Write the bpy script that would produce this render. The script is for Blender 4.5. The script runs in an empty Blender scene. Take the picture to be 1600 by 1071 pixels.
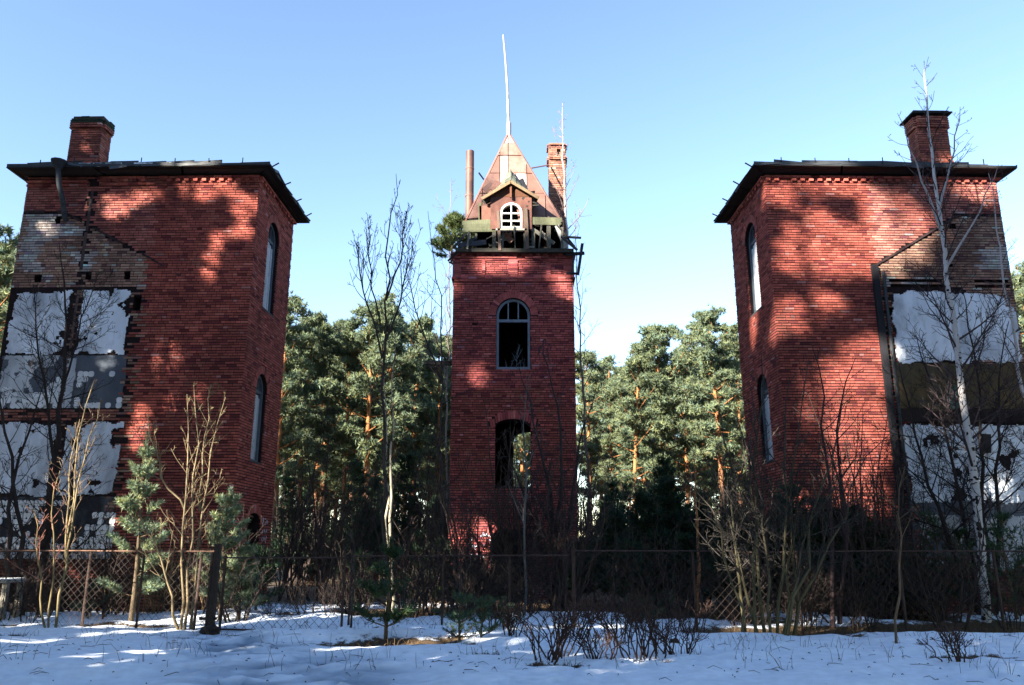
import bpy, math, random
import numpy as np
from mathutils import Matrix, Vector

R = math.radians
scene = bpy.context.scene
col = scene.collection
random.seed(7)
rng = np.random.default_rng(11)

# ------------------------------------------------------------------ camera
FPX = 1244.0            # focal length in pixels of the 1600 px wide photograph
PITCH = R(14.3)
EYE = 1.6
cam_d = bpy.data.cameras.new('camera')
cam_d.sensor_width = 36.0
cam_d.lens = FPX / 1600 * 36.0
cam_d.clip_start = 0.05
cam_d.clip_end = 3000
cam = bpy.data.objects.new('camera', cam_d)
cam.location = (0, 0, EYE)
cam.rotation_euler = (math.pi / 2 + PITCH, 0, 0)
col.objects.link(cam)
scene.camera = cam

# ------------------------------------------------------------------ sky, sun, exposure
SUN_AZ = R(44)          # the sun stands behind the camera, this far round to its left
SUN_EL = R(25)
SUN = np.array([-math.sin(SUN_AZ) * math.cos(SUN_EL), -math.cos(SUN_AZ) * math.cos(SUN_EL), math.sin(SUN_EL)])
world = bpy.data.worlds.new('World')
scene.world = world
world.use_nodes = True
wn = world.node_tree.nodes
wl = world.node_tree.links
bg = wn['Background']
sky = wn.new('ShaderNodeTexSky')
sky.sky_type = 'NISHITA'
sky.sun_disc = False
sky.sun_elevation = SUN_EL
sky.sun_rotation = math.pi + SUN_AZ
sky.air_density = 1.0
sky.dust_density = 0.08
sky.ozone_density = 1.0
gam = wn.new('ShaderNodeGamma'); gam.inputs[1].default_value = 1.08
wl.new(sky.outputs[0], gam.inputs[0]); wl.new(gam.outputs[0], bg.inputs[0])
bg.inputs[1].default_value = 0.070
sun_d = bpy.data.lights.new('sun', 'SUN')
sun_d.energy = 5.0
sun_d.angle = R(0.55)
sun_d.color = (1.0, 0.91, 0.78)
sun = bpy.data.objects.new('sun', sun_d)
sun.rotation_euler = Vector(-SUN).to_track_quat('-Z', 'Y').to_euler()
sun.location = (-30, -30, 40)
col.objects.link(sun)
scene.view_settings.view_transform = 'Standard'
scene.view_settings.look = 'None'
scene.view_settings.gamma = 1.0
scene.view_settings.exposure = 2.4
scene.render.engine = 'CYCLES'
scene.cycles.max_bounces = 6
scene.cycles.diffuse_bounces = 1
scene.cycles.transparent_max_bounces = 4

# ------------------------------------------------------------------ where a pixel of the photograph lies in the place
def at(px, py, Y):
    k = (px - 800) / FPX
    v = -(py - 535.5) / FPX
    z = Y * (math.sin(PITCH) + v * math.cos(PITCH)) / (math.cos(PITCH) - v * math.sin(PITCH))
    return np.array([k * (Y * math.cos(PITCH) + z * math.sin(PITCH)), Y, EYE + z])

def on_ground(px, py, z=0.0):
    v = -(py - 535.5) / FPX
    ang = PITCH + math.atan(v)
    Y = (z - EYE) / math.tan(ang)
    p = at(px, py, Y)
    return np.array([p[0], Y, z])

# ------------------------------------------------------------------ mesh builder
class MB:
    def __init__(s):
        s.v = []; s.c = []; s.t = []; s.q = []; s.n = 0
    def add(s, v, tris=None, quads=None, c=(.5, .5, .5)):
        v = np.asarray(v, np.float32).reshape(-1, 3)
        c = np.asarray(c, np.float32)
        if c.ndim == 1:
            c = np.tile(c, (len(v), 1))
        s.v.append(v); s.c.append(c)
        if tris is not None and len(tris):
            s.t.append(np.asarray(tris, np.int32).reshape(-1, 3) + s.n)
        if quads is not None and len(quads):
            s.q.append(np.asarray(quads, np.int32).reshape(-1, 4) + s.n)
        s.n += len(v)
        return s
    def box(s, c, ax, ay, az, colr):
        """box with centre c and half-axis vectors"""
        c, ax, ay, az = (np.asarray(k, float) for k in (c, ax, ay, az))
        v = [c + i * ax + j * ay + k * az for k in (-1, 1) for j in (-1, 1) for i in (-1, 1)]
        q = [(0, 2, 3, 1), (4, 5, 7, 6), (0, 1, 5, 4), (2, 6, 7, 3), (0, 4, 6, 2), (1, 3, 7, 5)]
        return s.add(v, quads=q, c=colr)
    def abox(s, lo, hi, colr):
        lo = np.asarray(lo, float); hi = np.asarray(hi, float)
        h = (hi - lo) / 2
        return s.box((lo + hi) / 2, (h[0], 0, 0), (0, h[1], 0), (0, 0, h[2]), colr)
    def board(s, a, b, w, th, colr, up=(0, 0, 1), face=None):
        """plank from a to b; w = width across in the view plane, th = thickness"""
        a = np.asarray(a, float); b = np.asarray(b, float)
        d = b - a; L = np.linalg.norm(d); d = d / L
        f = np.asarray(face if face is not None else (0, -1, 0), float)
        f = f - d * f.dot(d); f /= max(np.linalg.norm(f), 1e-6)
        sd = np.cross(d, f)
        return s.box((a + b) / 2, d * L / 2, sd * w / 2, f * th / 2, colr)
    def tube(s, pts, rad, sides, colr, cap=True):
        pts = np.asarray(pts, float); n = len(pts)
        rad = np.asarray(rad, float) * np.ones(n)
        t = np.empty_like(pts)
        t[1:-1] = pts[2:] - pts[:-2]; t[0] = pts[1] - pts[0]; t[-1] = pts[-1] - pts[-2]
        t /= np.linalg.norm(t, axis=1)[:, None] + 1e-9
        m = t.mean(0)
        ref = np.array([1., 0, 0]) if abs(m[0]) < abs(m[1]) or abs(m[2]) > .8 else np.array([0., 1, 0])
        if abs(m.dot(ref)) > .9: ref = np.array([0., 0, 1])
        a = np.cross(t, ref); a /= np.linalg.norm(a, axis=1)[:, None] + 1e-9
        b = np.cross(t, a)
        ang = np.arange(sides) * 2 * math.pi / sides
        v = pts[:, None, :] + rad[:, None, None] * (np.cos(ang)[None, :, None] * a[:, None, :] + np.sin(ang)[None, :, None] * b[:, None, :])
        v = v.reshape(-1, 3)
        i = np.arange(n - 1)[:, None] * sides; j = np.arange(sides)[None, :]; k = (j + 1) % sides
        q = np.stack([i + j, i + k, i + sides + k, i + sides + j], -1).reshape(-1, 4)
        cc = np.asarray(colr, float)
        if cc.ndim == 2: cc = np.repeat(cc, sides, axis=0)
        tr = None
        if cap and sides > 3:
            base = (n - 1) * sides
            tr = [(base, base + x, base + x + 1) for x in range(1, sides - 1)]
        return s.add(v, tris=tr, quads=q, c=cc)
    def tubes(s, P, Rd, sides, C):
        """K tubes at once: P (K,m,3), Rd (K,m), C (K,3)"""
        K, m, _ = P.shape
        if K == 0: return s
        t = np.empty_like(P); t[:, 1:-1] = P[:, 2:] - P[:, :-2]; t[:, 0] = P[:, 1] - P[:, 0]; t[:, -1] = P[:, -1] - P[:, -2]
        t /= np.linalg.norm(t, axis=2, keepdims=True) + 1e-9
        mean = t.mean(1); ref = np.where((np.abs(mean[:, 2]) > .75)[:, None], np.array([[1., 0, 0]]), np.array([[0., 0, 1.]]))
        a = np.cross(t, ref[:, None, :]); a /= np.linalg.norm(a, axis=2, keepdims=True) + 1e-9
        b = np.cross(t, a)
        ang = np.arange(sides) * 2 * math.pi / sides
        v = P[:, :, None, :] + Rd[:, :, None, None] * (np.cos(ang)[None, None, :, None] * a[:, :, None, :] + np.sin(ang)[None, None, :, None] * b[:, :, None, :])
        i = np.arange(m - 1)[:, None] * sides; j = np.arange(sides)[None, :]; k = (j + 1) % sides
        q = np.stack([i + j, i + k, i + sides + k, i + sides + j], -1).reshape(-1, 4)
        q = (q[None] + (np.arange(K) * m * sides)[:, None, None]).reshape(-1, 4)
        return s.add(v.reshape(-1, 3), quads=q, c=np.repeat(C, m * sides, axis=0))
    def mesh(s, name, mat, shift=None, smooth=False):
        me = bpy.data.meshes.new(name)
        if s.n:
            v = np.concatenate(s.v); c = np.concatenate(s.c)
            if shift is not None: v = v - np.asarray(shift, np.float32)
            t = np.concatenate(s.t) if s.t else np.zeros((0, 3), np.int32)
            q = np.concatenate(s.q) if s.q else np.zeros((0, 4), np.int32)
            me.vertices.add(len(v)); me.vertices.foreach_set('co', v.ravel())
            nl = t.size + q.size
            me.loops.add(nl)
            me.loops.foreach_set('vertex_index', np.concatenate([t.ravel(), q.ravel()]).astype(np.int32))
            npoly = len(t) + len(q)
            me.polygons.add(npoly)
            st = np.concatenate([np.arange(len(t)) * 3, t.size + np.arange(len(q)) * 4]).astype(np.int32)
            me.polygons.foreach_set('loop_start', st)
            me.polygons.foreach_set('use_smooth', np.full(npoly, bool(smooth)))
            at_ = me.attributes.new('tint', 'FLOAT_COLOR', 'POINT')
            at_.data.foreach_set('color', np.concatenate([c, np.ones((len(c), 1), np.float32)], 1).astype(np.float32).ravel())
            me.update(calc_edges=True)
            me.validate()
        if mat is not None: me.materials.append(mat)
        return me
    def build(s, name, mat, parent=None, smooth=False, shift=None):
        return link(name, s.mesh(name, mat, shift, smooth), parent)

def root_loc(o):
    while o.parent is not None: o = o.parent
    return o.location.copy()

def link(name, me, parent=None):
    o = bpy.data.objects.new(name, me)
    col.objects.link(o)
    if parent is not None:
        o.parent = parent
        if parent.parent is None:
            o.matrix_parent_inverse = Matrix.Translation(-parent.location)
    return o

def tag(o, label=None, cat=None, group=None, kind=None):
    if label: o['label'] = label
    if cat: o['category'] = cat
    if group: o['group'] = group
    if kind: o['kind'] = kind
    return o

def empty(name, loc, label=None, cat=None, group=None, kind=None):
    o = bpy.data.objects.new(name, None)
    o.location = Vector([float(k) for k in loc]); o.empty_display_size = .2
    col.objects.link(o)
    return tag(o, label, cat, group, kind)

# ------------------------------------------------------------------ noise
def _hash(ix, iy, seed):
    h = (ix.astype(np.int64) * 374761393 + iy.astype(np.int64) * 668265263 + seed * 974711) & 0x7fffffff
    h = ((h ^ (h >> 13)) * 1274126177) & 0x7fffffff
    return ((h ^ (h >> 16)) & 0xffff) / 65535.0
def vnoise(x, y, seed=0):
    x = np.asarray(x, float); y = np.asarray(y, float)
    ix = np.floor(x); iy = np.floor(y); fx = x - ix; fy = y - iy
    fx = fx * fx * (3 - 2 * fx); fy = fy * fy * (3 - 2 * fy)
    a = _hash(ix, iy, seed); b = _hash(ix + 1, iy, seed); c = _hash(ix, iy + 1, seed); d = _hash(ix + 1, iy + 1, seed)
    return (a * (1 - fx) + b * fx) * (1 - fy) + (c * (1 - fx) + d * fx) * fy
def fbm(x, y, seed=0, oct=4):
    s = 0; a = .5
    for i in range(oct):
        s = s + a * vnoise(np.asarray(x) * 2 ** i, np.asarray(y) * 2 ** i, seed + i * 17); a *= .5
    return s

# ------------------------------------------------------------------ materials
def mat_tint(name, rough=.85, noise=0.25, nscale=8., bump=.15, bscale=40., spec=.25, trans=0., streak=None, stain=None, metal=0.):
    m = bpy.data.materials.new(name); m.use_nodes = True
    nt = m.node_tree; N = nt.nodes; Lk = nt.links
    p = N['Principled BSDF']
    p.inputs['Roughness'].default_value = rough
    p.inputs['Specular IOR Level'].default_value = spec
    p.inputs['Metallic'].default_value = metal
    a = N.new('ShaderNodeAttribute'); a.attribute_name = 'tint'
    tc = N.new('ShaderNodeTexCoord'); src = tc.outputs['Object']
    out = a.outputs['Color']
    if noise:
        nz = N.new('ShaderNodeTexNoise'); nz.inputs['Scale'].default_value = nscale; nz.inputs['Detail'].default_value = 5
        mp = N.new('ShaderNodeMapping')
        if streak: mp.inputs['Scale'].default_value = streak
        Lk.new(src, mp.inputs[0]); Lk.new(mp.outputs[0], nz.inputs['Vector'])
        mr = N.new('ShaderNodeMapRange'); mr.inputs[1].default_value = .25; mr.inputs[2].default_value = .75
        mr.inputs[3].default_value = 1 - noise; mr.inputs[4].default_value = 1 + noise
        Lk.new(nz.outputs[0], mr.inputs[0])
        mx = N.new('ShaderNodeVectorMath'); mx.operation = 'SCALE'
        Lk.new(out, mx.inputs[0]); Lk.new(mr.outputs[0], mx.inputs['Scale'])
        out = mx.outputs[0]
    if stain:       # (colour, scale, low, high)
        sc, ss, lo, hi = stain
        nz2 = N.new('ShaderNodeTexNoise'); nz2.inputs['Scale'].default_value = ss; nz2.inputs['Detail'].default_value = 8; nz2.inputs['Roughness'].default_value = .65
        mp2 = N.new('ShaderNodeMapping'); mp2.inputs['Location'].default_value = (3.1, 7.7, 1.3); mp2.inputs['Scale'].default_value = (1, 1, .55)
        Lk.new(src, mp2.inputs[0]); Lk.new(mp2.outputs[0], nz2.inputs['Vector'])
        mr2 = N.new('ShaderNodeMapRange'); mr2.inputs[1].default_value = lo; mr2.inputs[2].default_value = hi
        Lk.new(nz2.outputs[0], mr2.inputs[0])
        mm = N.new('ShaderNodeMix'); mm.data_type = 'RGBA'
        mm.inputs[7].default_value = (*sc, 1)
        Lk.new(mr2.outputs[0], mm.inputs[0]); Lk.new(out, mm.inputs[6]); out = mm.outputs[2]
    Lk.new(out, p.inputs['Base Color'])
    if bump:
        nb = N.new('ShaderNodeTexNoise'); nb.inputs['Scale'].default_value = bscale; nb.inputs['Detail'].default_value = 4
        Lk.new(src, nb.inputs['Vector'])
        bp = N.new('ShaderNodeBump'); bp.inputs['Strength'].default_value = bump; bp.inputs['Distance'].default_value = .02
        Lk.new(nb.outputs[0], bp.inputs['Height']); Lk.new(bp.outputs[0], p.inputs['Normal'])
    if trans:
        tr = N.new('ShaderNodeBsdfTranslucent'); Lk.new(out, tr.inputs['Color'])
        ms = N.new('ShaderNodeMixShader'); ms.inputs[0].default_value = trans
        o = N['Material Output']
        Lk.new(p.outputs[0], ms.inputs[1]); Lk.new(tr.outputs[0], ms.inputs[2]); Lk.new(ms.outputs[0], o.inputs['Surface'])
    return m

M = {}
M['brick'] = mat_tint('brick', .9, .22, 14, .15, 60, .15, stain=((.06, .022, .024), .45, .50, .84))
M['mortar'] = mat_tint('mortar', .95, .3, 10, .4, 60, .1)
M['plaster'] = mat_tint('plaster', .85, .16, 2.5, .2, 25, .2, streak=(1, 1, .35), stain=((.20, .21, .24), 1.3, .47, .76))
M['dirty_plaster'] = mat_tint('dirty_plaster', .9, .25, 3, .3, 25, .15, streak=(1, 1, .25), stain=((.12, .13, .15), 1.2, .48, .78))
M['painted_wall'] = mat_tint('painted_wall', .85, .35, 5, .3, 25, .2, streak=(1.5, 1.5, .5), stain=((.05, .05, .05), 2.2, .45, .75))
M['tile'] = mat_tint('tile', .35, .1, 6, .05, 20, .4)
M['wood'] = mat_tint('wood', .85, .22, 5, .35, 40, .15, streak=(6, 6, 1))
M['painted_wood'] = mat_tint('painted_wood', .6, .15, 7, .2, 30, .3, stain=((.12, .11, .10), 6, .55, .72))
M['sheet_metal'] = mat_tint('sheet_metal', .55, .22, 4, .15, 8, .3, stain=((.19, .085, .06), 2.0, .46, .70))
M['roof_metal'] = mat_tint('roof_metal', .5, .3, 3, .1, 10, .3)
M['iron'] = mat_tint('iron', .75, .35, 9, .2, 60, .25)
M['bark'] = mat_tint('bark', .95, .35, 10, .5, 30, .1, streak=(1, 1, .3))
M['birch'] = mat_tint('birch', .8, .12, 10, .2, 30, .2)
M['needles'] = mat_tint('needles', .6, 0, 1, 0, 1, .25, trans=.22)
M['stone'] = mat_tint('stone', .9, .3, 6, .5, 20, .2)
M['dry_grass'] = mat_tint('dry_grass', .9, .2, 6, 0, 1, .1, trans=.2)
M['paint'] = mat_tint('paint', .6, .1, 9, 0, 1, .3)
M['glass'] = mat_tint('glass', .08, 0, 1, 0, 1, .5)

def ground_material():
    m = bpy.data.materials.new('snow_and_litter'); m.use_nodes = True
    nt = m.node_tree; N = nt.nodes; Lk = nt.links; p = N['Principled BSDF']
    a = N.new('ShaderNodeAttribute'); a.attribute_name = 'tint'
    sep = N.new('ShaderNodeSeparateColor'); Lk.new(a.outputs['Color'], sep.inputs[0])
    geo = N.new('ShaderNodeNewGeometry')
    n1 = N.new('ShaderNodeTexNoise'); n1.inputs['Scale'].default_value = 7; n1.inputs['Detail'].default_value = 6; Lk.new(geo.outputs['Position'], n1.inputs['Vector'])
    n2 = N.new('ShaderNodeTexNoise'); n2.inputs['Scale'].default_value = 45; n2.inputs['Detail'].default_value = 4; Lk.new(geo.outputs['Position'], n2.inputs['Vector'])
    r = N.new('ShaderNodeValToRGB'); e = r.color_ramp.elements
    e[0].position = .3; e[0].color = (.018, .013, .009, 1); e[1].position = .72; e[1].color = (.13, .085, .045, 1)
    Lk.new(n2.outputs[0], r.inputs[0])
    # snow with icy trodden path
    ic = N.new('ShaderNodeMix'); ic.data_type = 'RGBA'
    ic.inputs[6].default_value = (.80, .87, .96, 1); ic.inputs[7].default_value = (.20, .29, .40, 1)
    Lk.new(sep.outputs[1], ic.inputs[0])
    dn = N.new('ShaderNodeMapRange'); dn.inputs[1].default_value = .3; dn.inputs[2].default_value = .7; dn.inputs[3].default_value = .86; dn.inputs[4].default_value = 1.04
    Lk.new(n1.outputs[0], dn.inputs[0])
    sc = N.new('ShaderNodeVectorMath'); sc.operation = 'SCALE'; Lk.new(ic.outputs[2], sc.inputs[0]); Lk.new(dn.outputs[0], sc.inputs['Scale'])
    # snow edge broken up by noise
    ad = N.new('ShaderNodeMath'); ad.operation = 'MULTIPLY_ADD'; ad.inputs[1].default_value = .7; Lk.new(n1.outputs[0], ad.inputs[0])
    Lk.new(sep.outputs[0], ad.inputs[2])
    ad2 = N.new('ShaderNodeMath'); ad2.operation = 'MULTIPLY_ADD'; ad2.inputs[1].default_value = .35; Lk.new(n2.outputs[0], ad2.inputs[0]); Lk.new(ad.outputs[0], ad2.inputs[2])
    mr = N.new('ShaderNodeMapRange'); mr.inputs[1].default_value = .80; mr.inputs[2].default_value = .92; Lk.new(ad2.outputs[0], mr.inputs[0])
    mx = N.new('ShaderNodeMix'); mx.data_type = 'RGBA'; Lk.new(mr.outputs[0], mx.inputs[0]); Lk.new(r.outputs[0], mx.inputs[6]); Lk.new(sc.outputs[0], mx.inputs[7])
    Lk.new(mx.outputs[2], p.inputs['Base Color'])
    ro = N.new('ShaderNodeMapRange'); ro.inputs[3].default_value = .75; ro.inputs[4].default_value = .35; Lk.new(sep.outputs[1], ro.inputs[0]); Lk.new(ro.outputs[0], p.inputs['Roughness'])
    p.inputs['Specular IOR Level'].default_value = .25
    b = N.new('ShaderNodeBump'); b.inputs['Strength'].default_value = .25; b.inputs['Distance'].default_value = .05
    sm = N.new('ShaderNodeMath'); sm.operation = 'MULTIPLY_ADD'; sm.inputs[1].default_value = .12; Lk.new(n2.outputs[0], sm.inputs[0]); Lk.new(n1.outputs[0], sm.inputs[2])
    Lk.new(sm.outputs[0], b.inputs['Height']); Lk.new(b.outputs[0], p.inputs['Normal'])
    return m
M['ground'] = ground_material()

# ------------------------------------------------------------------ ground
MELT = []       # (x, y, rx, ry) bare patches
def melt(px, py, rx, ry):
    g = on_ground(px, py); MELT.append((g[0], g[1], rx, ry))
melt(615, 1018, .95, .42); melt(545, 1003, .4, .25); melt(1205, 995, 1.35, .75); melt(1290, 985, 1.0, .5)
melt(560, 965, 1.5, .9); melt(640, 958, 1.6, .9); melt(1010, 975, 1.0, .5); melt(1075, 965, 1.3, .8)
melt(720, 1012, .32, .2); melt(765, 1038, .25, .14); melt(865, 1060, .35, .14); melt(1500, 1035, .55, .22)
melt(160, 985, 1.3, .30); melt(60, 985, 1.2, .2); melt(20, 1004, .35, .18); melt(1500, 985, 2.2, .9); melt(1590, 985, 1.2, 1.0); melt(1400, 968, 1.2, .8)
melt(1180, 975, .8, .6); melt(870, 1035, .4, .15); melt(1000, 1050, .45, .15); melt(700, 965, .7, .4); melt(345, 1000, .3, .2); melt(940, 955, 2.4, 1.6); melt(1090, 950, 2.5, 2.0)
PATHP = [(on_ground(330, 995)[:2]), (on_ground(350, 1012)[:2]), (on_ground(410, 1035)[:2]), (on_ground(480, 1071)[:2]), (-2.2, 7.5)]

FOOT = []
_fr = np.random.default_rng(19)
for (qa, qb, nst) in (((-5.6, 14.6), (-2.6, 8.0), 20), ((-5.2, 14.9), (-1.0, 8.2), 18), ((-1.0, 8.2), (3.8, 12.6), 16), ((4.4, 8.5), (7.6, 13.4), 12)):
    for k in range(nst):
        t_ = (k + .5) / nst; an = math.atan2(qb[1] - qa[1], qb[0] - qa[0]); sd = (.13 if k % 2 else -.13) + _fr.normal() * .05
        an2 = an + _fr.normal() * .2
        FOOT.append((qa[0] + (qb[0] - qa[0]) * t_ - math.sin(an) * sd, qa[1] + (qb[1] - qa[1]) * t_ + math.cos(an) * sd, math.cos(an2), math.sin(an2)))

def seg_dist(x, y, pts):
    d = np.full(np.shape(x), 1e9)
    for (ax, ay), (bx, by) in zip(pts[:-1], pts[1:]):
        vx, vy = bx - ax, by - ay
        t = np.clip(((x - ax) * vx + (y - ay) * vy) / (vx * vx + vy * vy), 0, 1)
        d = np.minimum(d, np.hypot(x - ax - t * vx, y - ay - t * vy))
    return d

def ground_fields(x, y):
    base = .22 * (fbm(x * .12 + 3, y * .12, 5, 3) - .45) * np.clip((y - 4) / 6, 0, 1)
    base += .10 * (fbm(x * .45, y * .45, 9, 3) - .45)
    far = np.clip((np.hypot(x, y - 15) - 60) / 240, 0, 1)
    base += 4.0 * far ** 1.2
    # snow cover thins out towards the forest floor behind the fence
    sn = 1.15 - .06 * np.clip(y - 16, 0, 7) - .30 * np.clip((y - 22) / 4, 0, 1) * 1.2
    sn = sn + .55 * (fbm(x * .35 + 9, y * .5, 31, 4) - .5) * np.clip((y - 9) / 8 + .25 * np.clip((x + 3) / 6, 0, 1), .15, 1)
    for (mx, my, rx, ry) in MELT:
        d = ((x - mx) / rx) ** 2 + ((y - my) / ry) ** 2
        d = d * (.55 + .9 * fbm(x * 2.3, y * 2.3, 77, 3))
        sn = sn - 1.5 * np.exp(-np.clip(d, 0, 30) ** 1.5 * .9)
    # foot of each tower
    sn = sn - .8 * np.exp(-(np.clip(np.abs(y - 20.4), 0, 99) / .7) ** 2) * (np.abs(x) > 6.6) * (np.abs(x) < 14.2)
    sn = sn - .75 * np.clip((np.abs(x) - 14.5 - .25 * np.clip(y - 15, -9, 9)) / 3, 0, 1) - .75 * np.clip((6.5 - y) / 3, 0, 1)  # snow also taken off out of view, to cut bounced sunlight
    sn = np.clip(sn, -.2, 1.2)
    ice = np.clip(1.5 - seg_dist(x, y, PATHP) / (.6 + .6 * np.clip((14 - y) / 4, 0, 1.6)), 0, 1) * np.clip(2.4 * (fbm(x * 1.9, y * 3.5, 41, 3) - .25), 0, 1)
    hum = .20 * (fbm(x * .8, y * 1.4, 51, 4) - .45) + .11 * (fbm(x * 2.2, y * 3.4, 61, 3) - .45)
    hum = hum - .05 * ice
    near = (y > 7) & (y < 17) & (np.abs(x) < 9)
    if np.any(near):
        xn, yn = x[near], y[near]; dent = np.zeros(xn.shape)
        for (fx0, fy0, ca, sa) in FOOT:
            px_, py_ = (xn - fx0) * ca + (yn - fy0) * sa, -(xn - fx0) * sa + (yn - fy0) * ca
            e_ = (px_ / .17) ** 2 + (py_ / .09) ** 2
            dent += -.065 * np.exp(-e_ ** 2) + .022 * np.exp(-((np.sqrt(e_) - 1.5) / .35) ** 2)
        hum = hum.copy(); hum[near] += dent
    z = base + np.clip(sn, 0, 1) * .11 + hum * np.clip(sn, .25, 1)
    return z, sn, ice

_GX = np.arange(-70, 70.01, .2); _GY = np.arange(-45, 130.01, .2)
_GZ = ground_fields(*np.meshgrid(_GX, _GY))[0]
def gz(x, y):
    i = min(max((x + 70) / .2, 0), len(_GX) - 1.001); j = min(max((y + 45) / .2, 0), len(_GY) - 1.001)
    a, b = int(i), int(j); u, v = i - a, j - b
    return float((_GZ[b, a] * (1 - u) + _GZ[b, a + 1] * u) * (1 - v) + (_GZ[b + 1, a] * (1 - u) + _GZ[b + 1, a + 1] * u) * v)

def build_ground():
    xs = np.concatenate([-np.geomspace(420, 17, 34), np.arange(-16.5, 16.5, .1), np.geomspace(17, 420, 34)])
    ys = np.concatenate([np.linspace(-60, 6, 34), np.arange(6.3, 27, .1), np.geomspace(27.2, 520, 60)])
    X, Y = np.meshgrid(xs, ys)
    z, sn, ice = ground_fields(X, Y)
    v = np.stack([X, Y, z], -1).reshape(-1, 3)
    c = np.stack([np.clip(sn * .5, 0, 1), ice, 0 * sn], -1).reshape(-1, 3)
    nx = len(xs); ny = len(ys)
    i = np.arange(ny - 1)[:, None] * nx; j = np.arange(nx - 1)[None, :]
    q = np.stack([i + j, i + j + 1, i + nx + j + 1, i + nx + j], -1).reshape(-1, 4)
    mb = MB(); mb.add(v, quads=q, c=c)
    o = mb.build('ground', M['ground'], smooth=True)
    tag(o, 'snow covered ground with melted patches of dead grass', kind='structure')
build_ground()

# ------------------------------------------------------------------ brickwork
BC = .0745          # course height
class Wall:
    """a vertical wall face: origin (2-D), tangent t and outward normal n (2-D unit vectors)"""
    def __init__(s, o, t, n, L, z0, z1, thick=.45):
        s.o = np.array(o, float); s.t = np.array(t, float); s.n = np.array(n, float)
        s.L = L; s.z0 = z0; s.z1 = z1; s.th = thick; s.op = []     # openings: dict(u, w, z0, zs, rise, cap)
    def p(s, u, n, z):
        q = s.o + s.t * u + s.n * n
        return np.array([q[0], q[1], z])
    def opening(s, uc, w, z0, zs, rise, cap=None):
        s.op.append(dict(u=uc, w=w, z0=z0, zs=zs, rise=rise, cap=cap)); return s.op[-1]
    @staticmethod
    def top(op, u):
        x = (u - op['u']) / (op['w'] / 2)
        if op['rise'] == 0: return op['zs']
        x = min(1, max(-1, x))
        return op['zs'] + op['rise'] * math.sqrt(max(0, 1 - x * x))
    def backing(s, colr):
        mb = MB()
        us = {0.0, s.L}
        for op in s.op:
            a, b = op['u'] - op['w'] / 2, op['u'] + op['w'] / 2
            us |= {a, b}
            if op['rise'] > 0:
                us |= {op['u'] - math.cos(k * math.pi / 14) * op['w'] / 2 for k in range(1, 14)}
        us = sorted(us)
        flip = np.cross(np.array([*s.t, 0]), (0, 0, 1)).dot(np.array([*s.n, 0])) < 0
        def quad(P, rev=False):
            mb.add(P, quads=[(0, 1, 2, 3)] if (flip == rev) else [(3, 2, 1, 0)], c=colr)
        for a, b in zip(us[:-1], us[1:]):
            if b - a < 1e-6: continue
            m = (a + b) / 2
            cov = sorted([op for op in s.op if abs(m - op['u']) < op['w'] / 2], key=lambda k: k['z0'])
            za = zb = s.z0
            spans = []
            for op in cov:
                spans.append((za, zb, op['z0'], op['z0'])); za, zb = s.top(op, a), s.top(op, b)
            spans.append((za, zb, s.z1, s.z1))
            for (z0a, z0b, z1a, z1b) in spans:
                quad([s.p(a, 0, z0a), s.p(b, 0, z0b), s.p(b, 0, z1b), s.p(a, 0, z1a)])
                if all(op['cap'] is None for op in cov):
                    quad([s.p(a, -s.th, z0a), s.p(b, -s.th, z0b), s.p(b, -s.th, z1b), s.p(a, -s.th, z1a)], True)
            for op in cov:
                d = op['cap'] or s.th
                quad([s.p(a, 0, s.top(op, a)), s.p(b, 0, s.top(op, b)), s.p(b, -d, s.top(op, b)), s.p(a, -d, s.top(op, a))])
                quad([s.p(a, 0, op['z0']), s.p(b, 0, op['z0']), s.p(b, -d, op['z0']), s.p(a, -d, op['z0'])], True)
        for op in s.op:
            d = op['cap'] or s.th
            for sg in (-1, 1):
                u = op['u'] + sg * op['w'] / 2
                quad([s.p(u, 0, op['z0']), s.p(u, 0, op['zs']), s.p(u, -d, op['zs']), s.p(u, -d, op['z0'])], sg > 0)
            if op['cap']:
                a, b = op['u'] - op['w'] / 2, op['u'] + op['w'] / 2
                quad([s.p(a, -d, op['z0']), s.p(b, -d, op['z0']), s.p(b, -d, op['zs'] + op['rise']), s.p(a, -d, op['zs'] + op['rise'])])
        # top
        quad([s.p(0, 0, s.z1), s.p(s.L, 0, s.z1), s.p(s.L, -s.th, s.z1), s.p(0, -s.th, s.z1)])
        return mb
    def cuts(s, z0, z1, ring=.25):
        zm = (z0 + z1) / 2
        r = []
        for op in s.op:
            rg = ring if op['rise'] > 0 else 0
            if zm < op['z0'] or zm > op['zs'] + op['rise'] + rg: continue
            if zm <= op['zs'] or op['rise'] == 0:
                h = op['w'] / 2
                if zm > op['zs']: continue
            else:
                x = (zm - op['zs']) / (op['rise'] + rg)
                h = (op['w'] / 2 + rg) * math.sqrt(max(0, 1 - x * x))
            r.append((op['u'] - h, op['u'] + h))
        return r

RED = np.array([.34, .088, .066])
def brick_colour(r, base=RED, var=.24):
    k = 1 + var * r.normal() * .8
    k = min(1.6, max(.5, k))
    c = base * k
    h = r.random()
    if h < .10: c = c * np.array([.55, .5, .65])           # over-burnt
    elif h < .20: c = c * np.array([1.15, 1.4, 1.35])        # pale
    elif h < .22: c = c * np.array([1.15, 2.0, 2.4])         # lime bloom
    return np.clip(c, .01, .8)

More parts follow.
